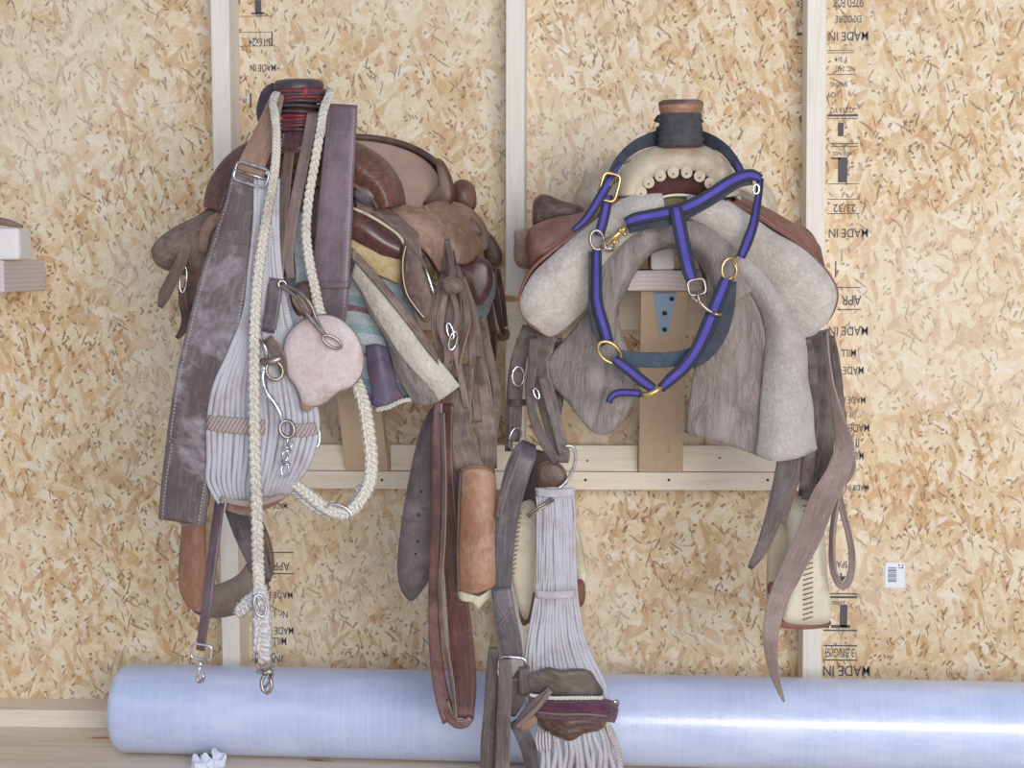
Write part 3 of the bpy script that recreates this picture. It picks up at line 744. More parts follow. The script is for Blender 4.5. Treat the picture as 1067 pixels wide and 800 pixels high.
# ---- straps on the left of the right saddle
for k, (pts, w, mm) in enumerate([
 ([(560,338,.56),(548,352,.55),(541,375,.54),(538,400,.53),(537,430,.53),(536,460,.53)], [16,17,16,15,14,13], m_latR),
 ([(549,340,.55),(540,365,.53),(534,390,.52),(531,425,.52),(530,470,.52)], [9,10,9,8,8], m_umbR),
 ([(574,345,.55),(563,362,.55),(561,385,.56),(569,415,.57),(577,445,.58),(585,470,.585),(586,482,.585)], [20,22,22,21,20,17,13], m_latR),
 ([(556,350,.58),(555,380,.59),(552,405,.595),(556,435,.60),(568,462,.60),(580,482,.60)], [9,10,10,10,11,9], m_umbR),
 ([(582,352,.53),(580,380,.52),(583,410,.52),(578,440,.52)], [8,9,10,9], m_umbR),
 ([(564,392,.60),(572,420,.61),(580,448,.61),(586,474,.605)], [6,8,8,7], m_latR)]):
    obj('latigo_strap', ribbon(pts, w, .004, twist=[0, 12, -8, 10], wob=.006), mm, RS)
# keeper, dee rings
obj('keeper_loop', ribbon([(531,419,.545),(539,420,.553),(548,419,.545)], 7, .004), m_umbR, RS)
obj('dee_ring', ring((540,392,.56), 6.5, 10, .0022, 0, 20), m_steel, RS)
obj('dee_ring', ring((537,457,.555), 6.5, 12, .0022, -12, 25), m_steel, RS)
obj('dee_ring', ring((559,410,.61), 2.5, 6, .0018, 20, 20), m_steel, RS)
# ---- straps on the right
for pts, w, mm, tw in [
 ([(847,346,.56),(852,375,.55),(855,410,.54),(852,450,.53),(846,485,.52),(842,520,.51)], [16,17,16,15,14,13], m_umbR, [0,10,0]),
 ([(858,344,.53),(864,375,.52),(866,410,.52),(864,450,.51),(860,490,.5),(858,520,.5)], [13,15,15,14,13,12], m_latR, [0,-15,10]),
 ([(866,350,.55),(872,385,.54),(876,420,.53),(880,460,.52),(877,500,.52)], [8,9,8,7,7], m_umbR, [20,0,10]),
 ([(840,352,.58),(846,380,.575),(848,420,.57),(844,470,.56),(838,510,.55)], [9,10,11,12,12], m_umbR, [0,8,0])]:
    obj('latigo_strap', ribbon(pts, w, .004, twist=tw, wob=.006), mm, RS)
for pts, w in [([(822,470,.56),(819,490,.56),(811,520,.57),(803,548,.57),(793,573,.57),(781,592,.57)], [24,22,19,17,13,5]), ]:
    o = obj('latigo_strap', ribbon(pts, w, .004, twist=[0,6,0]), m_umbR, RS)
obj('latigo_strap', ribbon([(832,470,.545),(828,495,.545),(820,522,.55),(814,545,.55)], [13,13,12,10], .004, twist=[10,0]), m_taupe, RS)
fl = obj('long_tie_strap', ribbon([(860,346,.59),(862,370,.60),(866,400,.61),(874,435,.62),(880,465,.625),(873,492,.625),(858,520,.625),(843,558,.625),(826,592,.625),(811,625,.625),(803,660,.625),(805,692,.625),(812,718,.63),(817,731,.63)],
    [8,8,9,13,20,24,27,27,24,21,17,12,6,2], .004, twist=[60,60,55,40,10,-5,0,0,0,0,0,8,10,10]), m_taupe, RS)
fl['label'] = 'long taupe tie strap curling to a point'
obj('strap_fold', ribbon([(886,472,.60),(884,490,.605),(872,503,.61),(858,509,.615)], [10,14,16,10], .004, twist=[20,0,0]), m_taupe, RS)
obj('looped_strap', ribbon([(876,505,.55),(870,535,.55),(867,565,.55),(868,592,.55),(874,608,.55),(880,611,.55),(886,601,.55),(888,580,.55),(884,555,.55),(877,528,.55),(873,505,.55)], 7.5, .006, twist=[55,60,60,40,10,0,20,40,50,50,50]), m_taupe, RS)
# ---- rawhide stirrups of the right saddle
def stirrup(name_parts, root, outline, d, m_face, lace, base, mm_base):
    s = obj('stirrup', pad(outline, .022, .006, d=d, rings=5), m_face, root)
    lc = []
    for (x0, y0, x1, y1, n, hw) in lace:
        for k in range(n):
            t = k/(n-1); x = x0+(x1-x0)*t; y = y0+(y1-y0)*t
            lc.append(tube([(x-hw, y+1.5, d+.018), (x, y, d+.0215), (x+hw, y-1.5, d+.018)], .0012, sides=5, step=.003))
    for g in [merge(lc)]: obj('lacing', g, m_copperlace, s)
    if base: obj('tread', pad(base, .05, .004, d=d-.03, rings=3), mm_base, s)
    return s
m_copperlace = leather('dark_rawhide_lace', '#7d5f4e', '#a08572', rough=.6)
stirrup(None, RS, [(822,521),(838,517),(853,520),(859,560),(862,600),(866,634),(862,648),(840,650),(818,647),(817,636),(821,600),(820,560)], .5, m_rawhide, [(842,526,842,644,24,5)], [(802,648),(812,652),(840,654),(862,651),(860,644),(810,640)], m_copper)
obj('stirrup_far_side', pad([(803,540),(820,534),(824,580),(822,640),(812,646),(800,636),(799,600)], .02, .003, d=.42), m_cream, RS)
obj('stirrup_rivet', ball((804,613,.45), .008, 1, 1.6), m_red, RS)
stirrup(None, RS, [(541,526),(556,523),(559,556),(557,600),(552,636),(547,645),(540,630),(533,600),(530,575),(534,548)], .54, m_rawhide, [(540,536,533,598,14,3.5)], None, None)
obj('stirrup_far_side', pad([(598,548),(604,556),(609,580),(611,604),(608,618),(602,606),(598,580)], .018, .003, d=.40), m_rawhide, RS)
obj('stirrup_tread', pad([(541,622),(556,618),(580,616),(606,604),(609,626),(596,634),(560,640),(545,650)], .05, .002, d=.42), m_copper, RS)
obj('stirrup_leather', ribbon([(566,470,.47),(560,495,.47),(552,528,.465)], [26,28,22], .006), m_umbR, RS)
obj('stirrup_leather', ribbon([(858,440,.47),(850,480,.47),(842,522,.475)], [26,26,22], .006), m_umbR, RS)
# ---- grey fleece pad under the right saddle
PD = thing('saddle_pad', 'grey fleece saddle pad hanging in folds beneath the right-hand saddle', 'saddle pad', (CX, -.3, .73))
outer = [(612,334),(620,306),(630,276),(645,252),(668,236),(692,229),(716,229),(740,237),(762,254),(778,276),(790,300)]
inner = [(640,354),(640,326),(647,300),(657,279),(673,264),(690,254),(706,251),(724,258),(738,275),(746,300),(750,326)]
aa = [W(*p, .595) for p in outer]; bb = [W(*p, .59) for p in inner]
mid = [W((p[0]+q[0])/2, (p[1]+q[1])/2, .612) for p, q in zip(outer, inner)]
obj('front_roll', patch([aa, mid, bb, [Vector((v.x, -.42, v.z)) for v in bb], [Vector((v.x, -.14, v.z+.03)) for v in bb]], .01, nu=5, nv=5, wob=.01, seed=2), m_pad, PD)
lf = patch([[(622,308,.545),(612,326,.55),(592,350,.55),(573,375,.55),(570,394,.55)],
            [(640,318,.56),(628,345,.56),(608,372,.57),(592,396,.57),(586,415,.56)],
            [(642,330,.565),(636,352,.575),(618,385,.59),(609,412,.59),(603,434,.585)],
            [(642,342,.565),(642,362,.575),(634,392,.575),(624,424,.57),(616,449,.57)],
            [(644,352,.565),(650,372,.585),(648,398,.59),(642,425,.59),(632,453,.59)],
            [(648,356,.56),(658,378,.57),(660,398,.57),(656,418,.57),(646,445,.57)]], .012, nu=5, nv=5, wob=.012, seed=5)
obj('side_flap', lf, m_pad, PD)
rf = patch([[(735,286,.575),(739,312,.575),(736,345,.57),(726,380,.57),(716,418,.565),(714,450,.56)],
            [(750,282,.59),(758,315,.59),(757,350,.59),(750,390,.585),(742,425,.58),(738,457,.575)],
            [(760,284,.58),(774,318,.58),(778,352,.575),(774,392,.57),(768,430,.565),(764,466,.56)],
            [(770,286,.59),(788,320,.59),(797,352,.59),(798,395,.58),(794,435,.575),(790,474,.57)]], .012, nu=5, nv=5, wob=.016, seed=11)
obj('side_flap', rf, m_pad, PD)
rf2 = patch([[(752,262,.585),(774,290,.585),(792,322,.585),(798,355,.585),(797,395,.59),(793,435,.59),(789,474,.59)],
            [(762,262,.60),(786,290,.61),(806,322,.615),(814,355,.62),(814,395,.622),(811,435,.622),(808,480,.62)],
            [(772,268,.60),(800,296,.605),(818,326,.61),(828,355,.61),(832,395,.61),(833,435,.61),(832,476,.605)],
            [(778,276,.57),(808,304,.575),(828,332,.58),(837,356,.58),(841,395,.58),(846,435,.58),(851,468,.58)]], .012, nu=5, nv=5, wob=.006, seed=14)
fo = obj('turned_back_fold', rf2, m_padpale, PD); fo['label'] = 'paler turned-back fold at the right'
# ======================= left saddle =============================
CL = -.53
LS = thing('western_saddle', 'left-hand brown saddle with tooled fork, suede seat and red-banded dark horn', 'saddle', (CL, -.3, .86), 'saddles on the wall racks')
saddle_body(LS, CL, 1.225, m_umber, m_suede, m_brown, m_umber, .2)
oa = [(214,216),(219,192),(236,166),(262,148),(292,141),(325,140),(350,143),(376,153),(396,168),(410,190),(415,214)]
ia = [(240,224),(248,206),(262,192),(280,182),(300,178),(325,177),(345,180),(362,188),(376,198),(388,208),(394,218)]
rows = [[back((*p, .58), .49) for p in oa], [(*p, .565) for p in oa], [(p[0]*.8+q[0]*.2, p[1]*.8+q[1]*.2, .59) for p, q in zip(oa, ia)], [(p[0]*.45+q[0]*.55, p[1]*.45+q[1]*.55, .605) for p, q in zip(oa, ia)], [(*q, .59) for q in ia]]
fk = obj('fork', patch(rows, .008), m_tool, LS)
obj('fork_binding', tube([(*q, .598) for q in ia], .004), m_umber, fk)
hs = S(.62)
c = W(313, 112, .62)
obj('horn_neck', lathe(c+Vector((0,0,-.072)), [(.045,-.006),(.036,.008),(.029,.03),(.026,.06),(.028,.08)]), m_wine, LS)
ht = Matrix.Rotation(math.radians(7), 3, 'X')
hcp = obj('horn_cap', lathe(W(311, 92, .62), [(21*hs,-.012),(25*hs,-.006),(26*hs,.003),(25.5*hs,.009),(23*hs,.0135),(14*hs,.016),(.001,.0165)], tilt=ht, wob=.04), m_rubber, LS)
for k, (y, r, mm) in enumerate([(96,26.5,m_redrub),(100,27.5,m_rubber),(104,26.5,m_redrub),(108,25.5,m_rubber),(112,22,m_rubber),(117,19,m_rubber),(121,19,m_redrub),(125,19.5,m_redrub),(129,19,m_rubber),(133,19,m_redrub),(137,19.5,m_rubber)]):
    cc = W(313 + (1.5 if k < 4 else 0), y, .62); N = 18
    pts = [cc + Vector((math.cos(2*PI*i/N)*r*hs, math.sin(2*PI*i/N)*r*hs, .002*math.sin(2*PI*i/N+k))) for i in range(N)]
    obj('horn_band', tube(pts, .0034, closed=True, sides=8), mm, LS)
obj('band_knot', ball((318,96,.660), .0065, 1.3, 1.5), m_redrub, LS)
obj('back_strap', ribbon([(287,90,.60),(279,98,.61),(274,115,.63),(276,130,.64)], [10,14,14,12], .005), m_rubber, LS)
for (x, y) in ((307,157),(300,150)): obj('rivet', ball((x, y, .60), .0035, 1, 1), m_steel, LS)
# left skirt flap with hanging dee
obj('skirt_flap', patch([[(236,208,.56),(212,222,.56),(185,236,.55),(166,250,.54),(160,262,.53)],[(238,222,.57),(214,240,.57),(190,254,.56),(172,264,.55),(161,271,.54)],[(238,240,.555),(220,262,.555),(205,276,.55),(185,280,.54),(166,276,.53)],[(238,262,.53),(228,276,.53),(214,286,.53),(196,286,.52),(178,281,.52)]], .009, wob=.004), m_latigo, LS)
obj('skirt_flap', patch([[back((240,196,.5),.125),back((212,222,.5),.125),back((180,240,.5),.125),back((160,262,.5),.125)],[(240,196,.5),(212,222,.5),(180,240,.5),(160,262,.5)]], .008), m_umber, LS)
obj('flap_roll', ribbon([(234,222,.585),(220,232,.59),(213,246,.59),(212,262,.58)], [10,12,11,9], .008), m_tan, LS)
obj('dee_ring', ring((191,291,.56), 3.5, 14, .002, -6, 10), m_steel, LS)
obj('latigo_strap', ribbon([(196,250,.565),(189,272,.57),(180,290,.57),(172,306,.565),(167,320,.56)], [10,12,13,14,6], .004), m_latigo, LS)
obj('latigo_strap', ribbon([(190,300,.555),(191,316,.555),(194,332,.55),(190,345,.55),(184,352,.55)], [8,10,10,8,4], .004), m_umber, LS)
obj('latigo_strap', ribbon([(204,278,.54),(198,300,.54),(196,325,.54),(198,345,.54)], [14,14,12,8], .004), m_umber, LS)
# dark leather and a dark filler sheet below the fork, yellowed fleece edge
obj('fork_skirt_and_filler', patch([[(368,213,.575),(385,222,.575),(402,236,.57),(420,250,.57)],[(366,232,.585),(384,242,.585),(402,254,.58),(419,262,.575)],[(365,248,.575),(384,258,.575),(402,266,.57),(418,270,.57)]], .008), m_wine, LS)
obj('fork_skirt_and_filler', patch([[(236,205,.56),(270,196,.56),(310,192,.56),(350,198,.56),(372,212,.56)],[(236,250,.55),(270,240,.55),(310,236,.55),(350,240,.55),(372,246,.55)],[(244,290,.53),(270,290,.53),(310,286,.53),(350,280,.53),(372,270,.53)]], .008), m_umber, LS)  # darkness under the saddle put in as a dark filler sheet
obj('edge_welt', tube([(368,217,.592),(384,224,.592),(402,235,.592),(416,246,.59),(422,258,.59),(422,275,.588),(420,292,.585)], .0026), m_cream, LS)
obj('fleece_edge', patch([[(364,246,.57),(380,256,.57),(398,266,.57),(420,268,.565)],[(364,256,.578),(380,266,.578),(398,277,.575),(420,284,.57)],[(364,268,.57),(380,278,.57),(398,288,.57),(420,298,.565)]], .010, wob=.006), m_yellow, LS)
# seat jockeys on the right
obj('seat_jockey', patch([[(385,214,.55),(410,213,.54),(436,217,.52),(456,228,.5),(468,246,.48)],[(390,222,.575),(412,226,.57),(436,231,.56),(456,243,.54),(466,262,.52)],[(398,230,.575),(416,243,.575),(432,253,.57),(447,267,.56),(458,283,.54)]], .009, wob=.004, seed=4), m_tan, LS)
obj('seat_jockey', patch([[(370,205,.57),(388,208,.57),(404,216,.57),(420,228,.57),(436,244,.57)],[(372,216,.585),(388,220,.585),(402,229,.585),(418,243,.585),(440,268,.585)],[(372,224,.575),(386,230,.575),(400,240,.575),(418,256,.575),(446,296,.575)]], .007, wob=.004, seed=9), m_latigo, LS)
obj('fork_pad', pad([(369,204),(372,194),(382,189),(392,193),(397,204),(393,213),(380,213)], .018, .008, d=.585), m_bluegrey, LS)
obj('cantle_corner', pad([(440,214),(452,202),(458,182),(454,166),(462,168),(471,186),(473,208),(462,216)], .014, .005, d=.30), m_brown, LS)
obj('seat_swell', patch([[(372,152,.55),(388,158,.55),(403,172,.55),(412,192,.55),(415,213,.55)],[(372,168,.565),(384,174,.565),(396,186,.565),(404,200,.565),(408,216,.565)]], .01), m_tool, LS)
obj('cantle_roll', pad([(470,200),(474,190),(484,187),(493,193),(496,206),(494,218),(482,220),(470,212)], .035, .015, d=.16), m_brown, LS)
obj('rear_jockey', patch([[(441,216,.34),(455,210,.32),(470,210,.28),(486,216,.24),(500,228,.2),(507,244,.18)],[(450,230,.36),(464,228,.35),(478,232,.32),(490,242,.28),(500,252,.25),(506,256,.22)],[(462,248,.37),(472,252,.37),(480,258,.35),(488,264,.32),(496,264,.28),(502,262,.25)],[(468,270,.36),(474,274,.36),(480,275,.35),(486,274,.33),(493,270,.3),(500,265,.27)]], .012, wob=.003), m_tan, LS)
obj('rear_dimple', pad([(480,230),(490,226),(500,234),(503,244),(494,246),(483,240)], .01, .004, d=.265), m_umber, LS)
obj('rear_flap', pad([(503,240),(512,244),(520,256),(524,268),(520,278),(508,276),(504,262)], .018, .004, d=.12), m_umber, LS)
obj('under_flap', pad([(472,272),(484,276),(500,268),(512,276),(512,300),(500,318),(488,304),(476,294)], .014, .004, d=.3), m_wine, LS)
obj('side_fleece', pad([(485,285),(498,276),(514,282),(516,306),(505,335),(496,352),(486,330)], .014, .004, d=.24), m_bluewool, LS)
# small hobble flap with stitched border and steel rod
fb = obj('fender_tip', pad([(421,252),(430,256),(440,268),(449,290),(453,310),(450,330),(442,336),(432,324),(421,308),(417,288)], .010, .003, d=.59), m_umber, LS)
obj('border_stitching', tube([(423,256,.603),(420,270,.603),(420,288,.603),(424,306,.603),(433,320,.603),(442,331,.603)], .0013, sides=5), m_cream, fb)
obj('steel_rod', tube([(442,276,.605),(447,290,.607),(452,306,.605)], .003), m_steel, LS)
# bundle of latigo strings
random.seed(21)
strings = [
 ([(464,262,.53),(468,290,.56),(466,320,.58),(460,350,.585),(456,385,.58)], 7),
 ([(470,262,.53),(475,288,.56),(478,320,.58),(474,350,.585),(466,372,.58)], 7),
 ([(462,285,.55),(456,310,.58),(452,335,.59),(455,360,.59),(459,372,.58)], 6),
 ([(468,292,.56),(462,318,.59),(460,345,.60),(466,368,.60),(462,395,.59)], 6),
 ([(474,276,.55),(484,305,.57),(487,335,.58),(480,365,.59),(472,392,.58)], 8),
 ([(478,296,.54),(490,330,.55),(492,365,.56),(494,400,.56),(498,440,.56)], 9),
 ([(480,290,.52),(494,330,.53),(500,370,.54),(508,410,.54),(512,450,.54),(513,488,.54)], 10),
 ([(472,300,.56),(470,330,.585),(474,360,.59),(480,392,.585),(486,425,.58)], 7),
 ([(466,250,.53),(470,272,.57),(470,300,.59),(476,325,.60),(472,352,.60),(468,378,.59)], 6)]
for k, (pts, w) in enumerate(strings):
    obj('latigo_string', ribbon(pts, w, .004, twist=[random.uniform(-40, 40) for _ in range(4)], step=.006), [m_latigo, m_umber, m_latigo, m_taupe][k % 4], LS)
obj('string_knot', pad([(460,292),(470,288),(480,293),(482,301),(474,306),(463,304)], .016, .006, d=.605), m_latigo, LS)
obj('dee_ring', ring((469,345,.61), 3, 9, .002, 15, 20), m_steel, LS)
obj('dee_ring', ring((472,355,.615), 4, 10, .002, -15, 20), m_steel, LS)
for pts, w, mm in [
 ([(487,380,.56),(480,410,.57),(478,445,.57),(486,480,.57),(492,495,.57)], [16,24,28,30,30], m_latigo),
 ([(496,372,.54),(500,405,.55),(506,440,.555),(508,470,.555),(504,492,.55)], [14,18,22,20,16], m_latigo),
 ([(500,330,.5),(510,370,.5),(518,410,.5),(514,450,.5)], [9,9,10,9], m_latigo)]:
    obj('stirrup_leather', ribbon(pts, w, .006, twist=[15,-10,5], wob=.008), mm, LS)
for pts, w in [([(507,276,.2),(509,310,.22),(514,345,.24),(521,352,.25),(529,350,.25),(527,343,.25)], [9,8,8,7,6,4]),
               ([(514,280,.18),(517,310,.2),(522,338,.22),(527,350,.24)], [7,7,6,5]),
               ([(519,280,.16),(524,312,.18),(527,340,.2)], [5,5,4]),
               ([(515,346,.3),(513,390,.34),(510,430,.38),(510,470,.42),(514,500,.44)], [8,7,7,7,6])]:
    obj('saddle_string', ribbon(pts, w, .005, twist=[30,0,20]), m_umber, LS)
# long dark fender blade
fd = obj('fender', pad([(452,424),(462,430),(459,480),(456,540),(452,590),(442,612),(429,626),(418,614),(414,590),(417,556),(424,510),(434,462),(443,436)], .010, .003, d=.53), m_fender, LS)
for (x, y) in ((433,577),(435,564),(439,512),(436,536)): obj('rivet_hole', [cyl(W(x,y,.537), W(x,y,.5395), .0022, 8)], m_screw, fd)
# looped latigo
obj('latigo_loop', ribbon([(457,416,.585),(455,460,.59),(455,520,.59),(453,580,.59),(452,640,.59),(455,690,.59),(462,730,.59),(470,750,.59)], [10,11,11,11,12,14,16,20], .005, twist=[0,0,0,0,-10,-15,-15]), m_wine, LS)
obj('latigo_loop', ribbon([(466,420,.575),(465,470,.575),(468,530,.575),(474,600,.58),(480,660,.58),(484,710,.58),(482,748,.585)], [14,14,16,22,26,26,24], .005, twist=[10,10,5,5,0,0]), m_wine, LS)
obj('latigo_fold', ribbon([(463,728,.588),(468,744,.592),(474,753,.594),(484,754,.592),(492,746,.588)], [9,11,10,10,6], .006), m_wine, LS)
obj('latigo_edge', ribbon([(461,430,.600),(463,500,.60),(462,560,.60),(459,610,.60),(462,660,.60),(470,705,.60),(475,750,.60)], [5,6,6,6,7,6,4], .004, twist=[30,30,30]), m_latigo, LS)
obj('latigo_tail', ribbon([(478,424,.565),(476,470,.565),(474,520,.565),(476,570,.565)], [16,18,14,8], .005), m_bluegrey, LS)
# rust leather stirrup
sr = obj('stirrup', patch([[(482,488,.60),(480,530,.60),(478,575,.60),(479,614,.60)],[(492,487,.618),(492,530,.62),(492,575,.622),(494,618,.62)],[(505,488,.618),(507,530,.62),(510,575,.622),(512,612,.62)],[(513,491,.60),(517,530,.60),(521,570,.60),(522,604,.60)]], .014), m_rust, LS)
sr['label'] = 'rust-brown leather covered stirrup side'
obj('top_binding', tube([(480,490,.608),(490,486,.622),(504,487,.622),(514,492,.608)], .003), m_tan, sr)
obj('edge_binding', tube([(480,490,.61),(478,530,.612),(477,575,.612),(478,616,.61)], .003), m_umber, sr)
obj('tread', pad([(478,612),(494,619),(514,612),(522,604),(520,616),(508,624),(499,633),(492,626),(480,624)], .04, .004, d=.58), m_rawhide, sr)
obj('far_side', pad([(486,495),(506,495),(514,560),(514,606),(484,606)], .014, .002, d=.50), m_umber, sr)
# left stirrup
sl = obj('stirrup', ribbon([(206,522,.44),(202,548,.44),(200,580,.44),(201,610,.44),(210,630,.43),(228,633,.42),(250,622,.41),(268,606,.40),(276,590,.40),(272,565,.40),(262,540,.40)], [22,25,27,28,22,20,20,22,20,20,20], .014, wob=.003), m_umber, LS)
sl2 = obj('leather_cover', patch([[(190,545,.452),(188,580,.452),(187,612,.452),(196,632,.452)],[(202,543,.462),(202,580,.462),(201,612,.462),(206,637,.46)],[(214,541,.452),(215,580,.452),(214,610,.452),(214,634,.452)]], .006), m_rust, sl)
m_tread = leather('grey_worn_tread', '#6e625b', '#8a7d74', rough=.7)
obj('tread', patch([[(214,612,.445),(232,608,.44),(250,598,.435),(262,580,.43)],[(212,626,.46),(232,622,.455),(254,612,.45),(272,598,.44)],[(214,642,.445),(234,642,.44),(258,634,.435),(282,612,.43)]], .012), m_tread, sl)
obj('stirrup_leather', ribbon([(246,528,.46),(256,555,.46),(268,585,.455),(276,606,.45)], [26,26,22,14], .006), m_bluegrey, LS)
obj('stirrup_leather', ribbon([(230,300,.42),(222,380,.42),(212,460,.43),(206,526,.44)], [30,30,28,24], .006), m_umber, LS)
# ---- blanket and sheepskin of the left saddle
BL = thing('saddle_blanket', 'striped teal and maroon wool blanket under the left-hand brown saddle', 'saddle blanket', (CL, -.3, .74))
obj('striped_side', patch([[(300,262,.50),(290,300,.50),(296,340,.50),(318,372,.50),(345,400,.50)],[(335,258,.52),(334,300,.52),(342,340,.525),(356,372,.525),(370,404,.52)],[(368,262,.535),(368,300,.545),(376,340,.55),(388,378,.55),(392,424,.54)],[(400,285,.53),(410,320,.54),(418,350,.54),(424,385,.54),(428,418,.53)]], .010, wob=.008), m_blanket, BL)
lump = obj('dark_corner', patch([[(381,360,.565),(384,385,.565),(388,408,.56),(392,426,.555)],[(392,358,.58),(398,385,.585),(402,408,.58),(404,424,.57)],[(406,362,.565),(412,385,.565),(418,404,.56),(426,418,.555)]], .010, wob=.014, seed=3), leather('purple_grey_lump', '#5d5468', '#77738c', '#7d5a62', rough=.5, sc=22), BL)
obj('white_hem', rope([(392,427,.57),(405,424,.575),(418,418,.575),(429,416,.57)], .004, .02), m_rope, BL)
obj('wool_upper', patch([[(366,266,.553),(390,284,.553),(414,290,.55),(424,300,.545)],[(372,290,.553),(400,308,.553),(424,330,.55),(440,352,.545)],[(388,310,.54),(412,336,.54),(436,360,.54),(452,380,.535)]], .008, wob=.006), m_bluewool, BL)
obj('back_side', patch([[(240,270,.48),(250,330,.48),(262,380,.48)],[(290,262,.49),(292,330,.49),(310,390,.49)],[back((300,262,.5),.125),back((292,330,.5),.125),back((318,380,.5),.125)]], .010), m_bluewool, BL)
obj('far_side', patch([[back((428,418,.53),.53),back((452,380,.53),.5)],[back((428,418,.53),.3),back((452,380,.53),.3)],[back((428,418,.53),.125),back((452,360,.53),.125)]], .010), m_bluewool, BL)
SK = obj('sheepskin_flap', patch([[(367,286,.600),(382,312,.600),(398,338,.600),(413,362,.602),(430,382,.604),(448,402,.602),(458,417,.60)],
   [(370,276,.612),(389,304,.612),(408,331,.614),(426,356,.616),(441,378,.616),(456,394,.616),(467,411,.61)],
   [(370,266,.605),(396,294,.605),(422,326,.608),(444,356,.61),(458,376,.61),(470,390,.61),(479,402,.60)]], .010, wob=.004), m_fleece2, LS)
obj('leather_edge', patch([[(367,258,.612),(392,285,.612),(421,320,.615),(444,350,.617),(455,368,.617)],[(367,269,.622),(392,297,.622),(419,330,.625),(442,361,.627),(457,380,.622)]], .005), m_latigo, SK)
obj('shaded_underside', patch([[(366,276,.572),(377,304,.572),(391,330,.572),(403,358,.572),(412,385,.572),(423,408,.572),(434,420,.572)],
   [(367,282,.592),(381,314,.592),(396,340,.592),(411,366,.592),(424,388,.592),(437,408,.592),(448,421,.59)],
   [(368,284,.600),(384,314,.600),(400,340,.600),(416,364,.602),(433,385,.602),(450,404,.602),(459,418,.60)]], .006, wob=.004), m_pad, SK)  # shade on this half of the flap put in as darker grey fleece
# ------------------------------------------------------------------ GEAR HUNG ON THE LEFT SADDLE
# broad breast collar over the horn: two wide ends
BC = thing('breast_collar', 'broad scuffed dark leather breast collar hanging from the left saddle horn with steel buckle', 'breast collar', W(250, 546, .68))
obj('buckle_strap', ribbon([(290,98,.66),(285,112,.675),(279,132,.685),(271,152,.69),(263,170,.70),(258,186,.70)], [13,17,22,26,28,30], .005), m_tan, BC)
wide = ribbon([(258,180,.695),(254,210,.70),(246,245,.70),(235,290,.70),(224,340,.70),(213,390,.70),(204,440,.695),(196,490,.69),(189,543,.69)], [32,38,45,52,57,59,58,54,50], .008, cup=.3)
wb = obj('wide_tug', wide, m_dark, BC)
obj('cross_stitching', [tube([(224,246,.7065),(246,251,.7065),(266,256,.7065)], .0012, sides=5), tube([(176,456,.702),(200,463,.702),(222,468,.702)], .0012, sides=5)], m_taupe, wb)
obj('lower_end', ribbon([(200,466,.6985),(194,500,.6975),(188,544,.6975)], [51,50,47], .005), m_dark, wb)
obj('buckle', buckle((262,182,.712), 18, 10, -17, .0026), m_steel, BC)
obj('keeper', ribbon([(246,172,.706),(261,177,.708),(276,182,.706)], 6, .004), m_tan, BC)
for (x, y) in ((258,190),(278,180)): obj('rivet', ball((x, y, .707), .004), m_steel, BC)
obj('wide_tug', ribbon([(357,109,.675),(355,140,.68),(352,180,.685),(349,225,.69),(346,270,.69),(343,315,.69),(340,345,.68)], [31,32,34,37,39,40,36], .007, cup=.2), m_plum, BC)
obj('over_horn_strap', ribbon([(357,114,.668),(346,116,.63),(330,120,.570),(305,120,.570),(290,116,.60),(286,108,.655)], [22,22,20,20,16,12], .005, ref=Vector((0,-.3,1))), m_plum, BC)
obj('keeper_band', ribbon([(323,297,.70),(345,297,.702),(365,297,.70)], 7, .003), m_plum, BC)
# rope reins
RR = thing('rope_reins', 'pair of plaited off-white cotton rope reins looped over the dark saddle horn', 'rope reins', W(272, 705, .73))
obj('rope', rope([(345,97,.66),(338,112,.70),(334,135,.715),(328,170,.72),(322,205,.72),(319,240,.72),(322,270,.72),(328,300,.72),(334,326,.715),(342,342,.70)], [.0068,.0070,.0075,.0085]), m_rope, RR)
obj('rope', rope([(284,107,.69),(287,125,.715),(288,150,.72),(286,180,.725),(279,220,.735),(272,262,.74),(267,310,.74),(265,360,.745),(265,420,.745),(266,480,.745),(268,540,.745),(269,590,.745),(271,618,.745)], [.0070,.0072,.0078,.0085,.009,.0095,.0095]), m_rope, RR)
obj('rope', rope([(284,107,.69),(288,99,.66),(300,97,.585),(318,97,.57),(336,97,.585),(343,96,.64),(345,98,.67)], .0068), m_rope, RR)
obj('rope', rope([(368,392,.685),(374,405,.70),(380,425,.705),(384,450,.705),(387,478,.705),(385,502,.705),(375,522,.705),(360,535,.705),(343,531,.705),(325,518,.705),(310,506,.705),(298,496,.705)], [.0105,.0105,.0105,.010,.0095,.0085]), m_rope, RR)
obj('rope_tail', rope([(356,536,.69),(366,528,.69),(374,516,.69),(376,507,.69)], .008), m_rope2, RR)
obj('rope_tail', rope([(345,538,.692),(325,527,.692),(310,514,.692),(299,503,.692)], .007), m_rope2, RR)
obj('keeper_ring', ring((353,535,.72), 15, 9, .0022, -22, 0, False, -10, 175), m_steel, RR)
